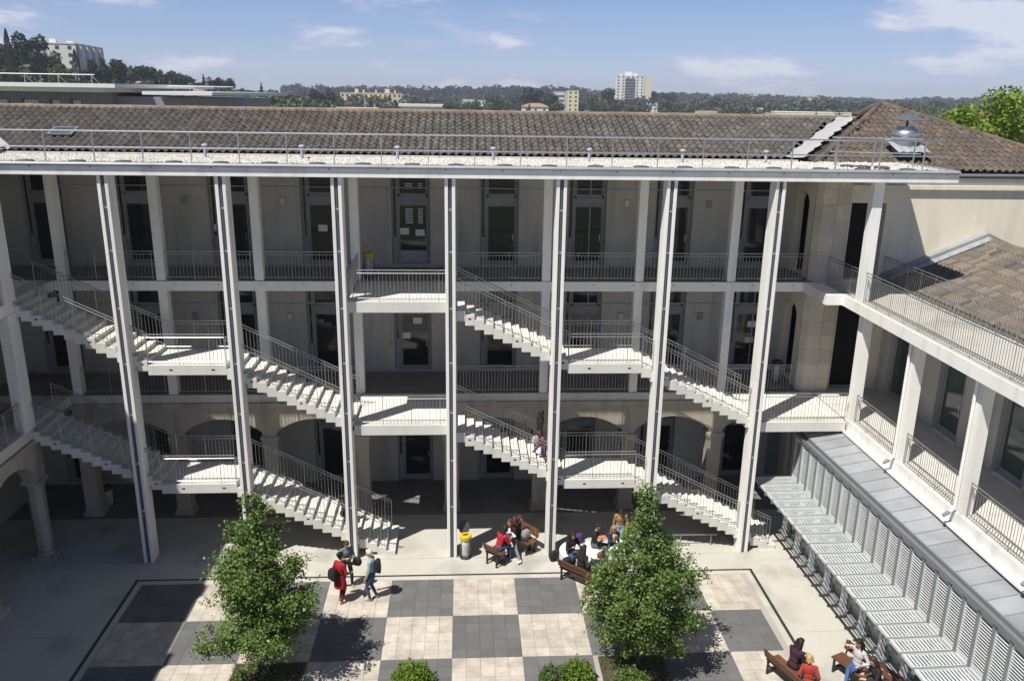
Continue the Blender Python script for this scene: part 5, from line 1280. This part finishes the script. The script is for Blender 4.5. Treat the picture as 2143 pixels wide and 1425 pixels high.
def block(label, x, y, z0, w, d, h, rz, floors, cols, wall, cat='apartment block', name='apartment_block', wm='bwin', side_cols=0, balcony=None, group=None, topz=None, winw=.45, parapet=True, sidewall=None):
    """box building: origin at the middle of its front edge, front faces local -y"""
    t = thing(name, label, cat, (x, y, z0), rz, group)
    w_ = MB().box(-w / 2, 0, -3, w / 2, d, h); 
    if sidewall:
        w_.f.pop(3 + 0) if False else None
    w_.build('wall', wall, t, local=True)
    if sidewall: MB().box(w / 2 + .02, .02, -3, w / 2 + .12, d - .02, h - .02).build('side_wall', sidewall, t, local=True)
    if parapet: MB().box(-w / 2 - .15, -.15, h, w / 2 + .15, d + .15, h + .35).build('roof', wall, t, local=True)
    fh = h / floors; cw = w / cols
    wmsh = MB().box(-cw * winw / 2, -.06, 0, cw * winw / 2, .06, fh * .48).mesh('window', wm)
    for f in range(floors):
        for c in range(cols): put('window', wmsh, t, (-w / 2 + cw * (c + .5), 0, fh * (f + .28)), rel=True)
        if balcony: MB().box(-w / 2 + (.3 if f % 1 == 0 else 0), -.9, f * fh - .1, w / 2 - .3, -.02, f * fh + .08).box(-w / 2 + .3, -.9, f * fh + .08, w / 2 - .3, -.82, f * fh + .8).build('balcony', balcony, t, local=True)
    if side_cols:
        cd = d / side_cols; wms = MB().box(-.06, -cd * .25, 0, .06, cd * .25, fh * .48).mesh('window', wm)
        for f in range(floors):
            for c in range(side_cols): put('window', wms, t, (w / 2 + (.12 if sidewall else 0), cd * (c + .5), fh * (f + .28)), rel=True)
    return t
D = math.radians
# white block on the hill: short end facing the viewer, long balcony side receding to the right
tA = block('white apartment block with balconies high on the wooded hill at the left', -134.4, 276, 17, 11.5, 34, 11.9, D(8), 5, 3, 'bwhite', side_cols=7, winw=.3, sidewall='bgrey')
for k in range(4): MB().box(5.9, 2 + k * 8, 1, 7.0, 6 + k * 8, 11.3).build('balcony', 'bwhite', tA, local=True)
MB().box(-3, 3, 12.2, -1, 5, 13.6).box(1, 8, 12.2, 3, 10, 13.2).build('chimney', 'bwhite', tA, local=True)
tL = block('long cream apartment block with peach balconies and a yellow awning in the distance', -67.0, 620, -.2, 45, 11, 14, D(2), 4, 13, 'bcream', side_cols=0)
MB().box(22.55, .2, -1, 29, 11, 13.6).build('side_wall', 'bgrey', tL, local=True)
for x0, x1, f in ((-20, -13, 2), (-13, -6, 2), (8, 14, 2), (14, 20, 2), (14, 21, 1), (-20, -13, 1)): MB().box(x0, -1.0, f * 3.5 - .2, x1, -.05, f * 3.5 + .8).build('balcony', 'bpeach', tL, local=True)
MB().box(-4, -1.3, 10.2, 10, -.1, 11.6).build('awning', 'awning', tL, local=True)
MB().box(-12, 3, 14.3, -9.5, 5.5, 17).box(-6, 3, 14.3, -5, 4, 16.5).box(3, 3, 14.3, 4, 4, 16.6).box(10, 3, 14.3, 13.5, 6, 17.2).box(17, 3, 14.3, 18, 4, 16.4).build('chimney', 'bcream', tL, local=True)
tD = block('low white building with flat roof slab and dark recessed storey right of the cream block', -24.6, 520, -.2, 27, 12, 6.0, D(1), 2, 9, 'bwhite', 'building', 'low_building', winw=.7)
MB().box(-15, -2, 6.6, 14, 13, 8.1).build('roof_slab', 'bwhite', tD, local=True)
block('pale flat roofed shed just above the ridge left of the low white building', -52, 400, .5, 22, 9, 6.6, D(0), 2, 4, 'bcream', 'building', 'low_building')
block('far white house among trees in the middle distance, left one', 5, 650, -.2, 9, 8, 10, D(0), 3, 4, 'bwhite', 'house', 'house', group='far white houses')
block('far white house among trees in the middle distance, right one', 19, 655, -.2, 12, 8, 9.4, D(5), 3, 5, 'bwhite', 'house', 'house', group='far white houses')
def house(label, x, y, z0, w, d, h, rz, wall='bcream', rh=1.6, cols=3, roof='broof', floors=2):
    t = block(label, x, y, z0, w, d, h, rz, floors, cols, wall, 'house', 'house', parapet=False, winw=.25)
    m = .5; a, b, c, e = (-w / 2 - m, -m, h), (w / 2 + m, -m, h), (w / 2 + m, d + m, h), (-w / 2 - m, d + m, h); r0, r1 = (-w / 2 + d * .4, d / 2, h + rh), (w / 2 - d * .4, d / 2, h + rh)
    MB().face([a, b, r1, r0]).face([c, e, r0, r1]).face([b, c, r1]).face([e, a, r0]).face([a, e, c, b]).build('roof', roof, t, local=True); return t
house('small house with hipped tile roof behind a dark conifer', 42.5, 470, -.2, 15, 10, 8.3, 0, 'bwhite', 1.9)
tH = block('pale yellow apartment block with a grey left side, in the middle distance', 82.6, 615, -.2, 8.2, 12, 18, D(-4), 6, 2, 'byellow', winw=.35)
MB().box(-14.6, 3.0, -1, -4.15, 12, 17.4).build('side_wing', 'bgrey', tH, local=True)
for f in range(5): MB().box(-13, 2.2, 2.4 + f * 3.1, -7, 3.0, 3.3 + f * 3.1).build('balcony', 'bwhite', tH, local=True)
tI = block('tall white residential tower with a dark central window strip on the skyline', 161, 800, -.2, 27, 17, 33, D(-6), 12, 6, 'bwhite', cat='tower block', name='tower_block', winw=.34)
MB().box(-5, -1.0, 2, 4, -.05, 31).build('window_strip', 'bwin', tI, local=True)
for f in range(11): MB().box(-5, -1.15, 4 + f * 2.6, 4, -1.0, 4.5 + f * 2.6).build('spandrel', 'bgrey', tI, local=True)
MB().box(-5, 4, 33.3, 2, 10, 37).box(3, 5, 33.3, 7, 9, 35.5).box(-10, 4, 33.3, -8, 6, 35).build('roof_plant', 'bwhite', tI, local=True)
MB().box(13.6, .5, -1, 20.5, 16, 32).build('side_wall', 'bcream', tI, local=True)
block('white stepped annex at the foot of the tower', 160, 700, -.2, 12, 9, 8.8, D(0), 3, 3, 'bwhite', 'building', 'low_building')
block('small cream low building above the ridge left of the white villa', 152, 500, -.2, 12, 8, 6.3, D(0), 2, 4, 'bcream', 'building', 'low_building')
tV = block('small white villa with a square turret above the ridge', 179, 480, -.2, 10, 8, 6.2, D(0), 2, 3, 'bwhite', 'house', 'villa')
MB().box(-1.4, 2, 6.5, 1.2, 5, 9.2).build('turret', 'bwhite', tV, local=True)
tM = block('long white two storey building left of the hipped roof', 185.5, 420, -.2, 39, 14, 8.0, D(-10), 2, 13, 'bwhite', 'building', 'long_building', winw=.5)
house('white house with pale roof on the left hill below the umbrella pine', -130.5, 330, 16.0, 6, 8, 3.6, D(10), 'bwhite', .9, 2)
house('house with orange tile roof on the left hill beside the white house', -118, 300, 14.4, 6.0, 7, 2.3, D(5), 'bcream', .9, 2, floors=1)
house('wide house with terracotta hipped roof behind the dark cladded building', -83.5, 240, 7.0, 11, 9, 7.6, D(8), 'bcream', 1.5, 3)
house('small tile roofed house at the left foot of the hill', -131.5, 320, 15.0, 6, 6, 2.4, D(0), 'bcream', 1.0, 2, floors=1)
for k, (x, y, z, lb) in enumerate(((382, 1090, 6, 'tiny pale house on the far wooded ridge, left of the other two'), (464, 1090, 6, 'tiny pale house on the far wooded ridge, middle one'), (555, 890, .0, 'tiny pale house on the far wooded ridge, rightmost'))):
    house(lb, x, y, z + 4, 13, 9, 6.5, 0, 'bcream', 1.6, 3)
house('pale house with tile roof among trees at the far right', 204.5, 300, -.2, 6.5, 6, 10.4, 0, 'bcream', 1.2, 2)
# dark cladded building with wide white roof overhang, behind the left end of the main roof
ZB = .28
bd = thing('cladded_building', 'dark blue grey modern building with wide white overhanging roofs behind the left roof ridge', 'building', (-26, 36, 0))
def slabroof(x0, x1, y0, y1, z, sl_=0.0):
    MB().prism([(x0, z + .02), (x1, z + .02), (x1 + .02, z + .14), (x0, z + .14)], y0, y1, axis='y').build('white_roof', 'soffit', bd)
MB().box(-46, 36.5, 0, -24.0, 48, 14.75 + ZB).build('wall', 'clad', bd)
MB().prism([(-47, 33.6), (-22.6, 33.6), (-19.6, 46), (-47, 46)], 15.02 + ZB, 15.28 + ZB).prism([(-46.5, 34.4), (-23.6, 34.4), (-21.0, 45), (-46.5, 45)], 14.72 + ZB, 15.02 + ZB).build('white_roof', 'soffit', bd)
MB().box(-24.0, 37.2, 0, -15.2, 46, 14.45 + ZB).build('wall', 'clad', bd)
MB().prism([(-21.0, 33.9), (-16.4, 33.9), (-13.2, 43), (-21.0, 43)], 14.62 + ZB, 14.84 + ZB).build('white_roof', 'soffit', bd)
for k in range(90): MB().box(-45.9 + k * .245, 36.44, 12, -45.9 + k * .245 + .035, 36.5, 14.7 + ZB).build('cladding_rib', 'clad', bd) if k % 1 == 0 else None
for x, w in ((-31.6, .55), (-29.9, .95), (-28.0, .5), (-26.6, .5)): MB().box(x - .25, 36.36, 12.4 + ZB, x, 36.45, 14.18 + ZB).build('window', 'bwin', bd); MB().box(x, 36.34, 12.4 + ZB, x + w, 36.45, 14.15 + ZB).build('shutter', 'shutter', bd)
rl = MB(); rl.tube((-46, 35.2, 15.85 + ZB), (-24.5, 35.2, 15.85 + ZB), .025, n=6)
for k in range(10): x = -44.5 + k * 2.2; rl.tube((x, 35.2, 15.28 + ZB), (x, 35.2, 15.85 + ZB), .02, n=5).tube((x, 35.2, 15.8 + ZB), (x + .35, 35.6, 15.28 + ZB), .015, n=5)
rl.build('roof_rail', 'alu', bd)
rl = MB(); rl.tube((-20, 36, 15.2 + ZB), (-15.5, 36, 15.2 + ZB), .022, n=6)
for k in range(5): rl.tube((-19.5 + k, 36, 14.8 + ZB), (-19.5 + k, 36, 15.2 + ZB), .018, n=5)
rl.build('roof_rail', 'alu', bd)

# thin summer haze over the distance
hz = bpy.data.materials.new('air'); hz.use_nodes = True; ht = hz.node_tree; ht.nodes.clear()
ho = nn(ht, 'ShaderNodeOutputMaterial'); hv = nn(ht, 'ShaderNodeVolumePrincipled'); hv.inputs['Density'].default_value = 0.00028; hv.inputs['Color'].default_value = (.80, .86, .96, 1); hv.inputs['Anisotropy'].default_value = .2
ht.links.new(hv.outputs[0], ho.inputs['Volume']); MT['air'] = hz
MB().box(-1550, -450, -2.5, 1550, 2600, 45).build('haze', 'air', kind='stuff')
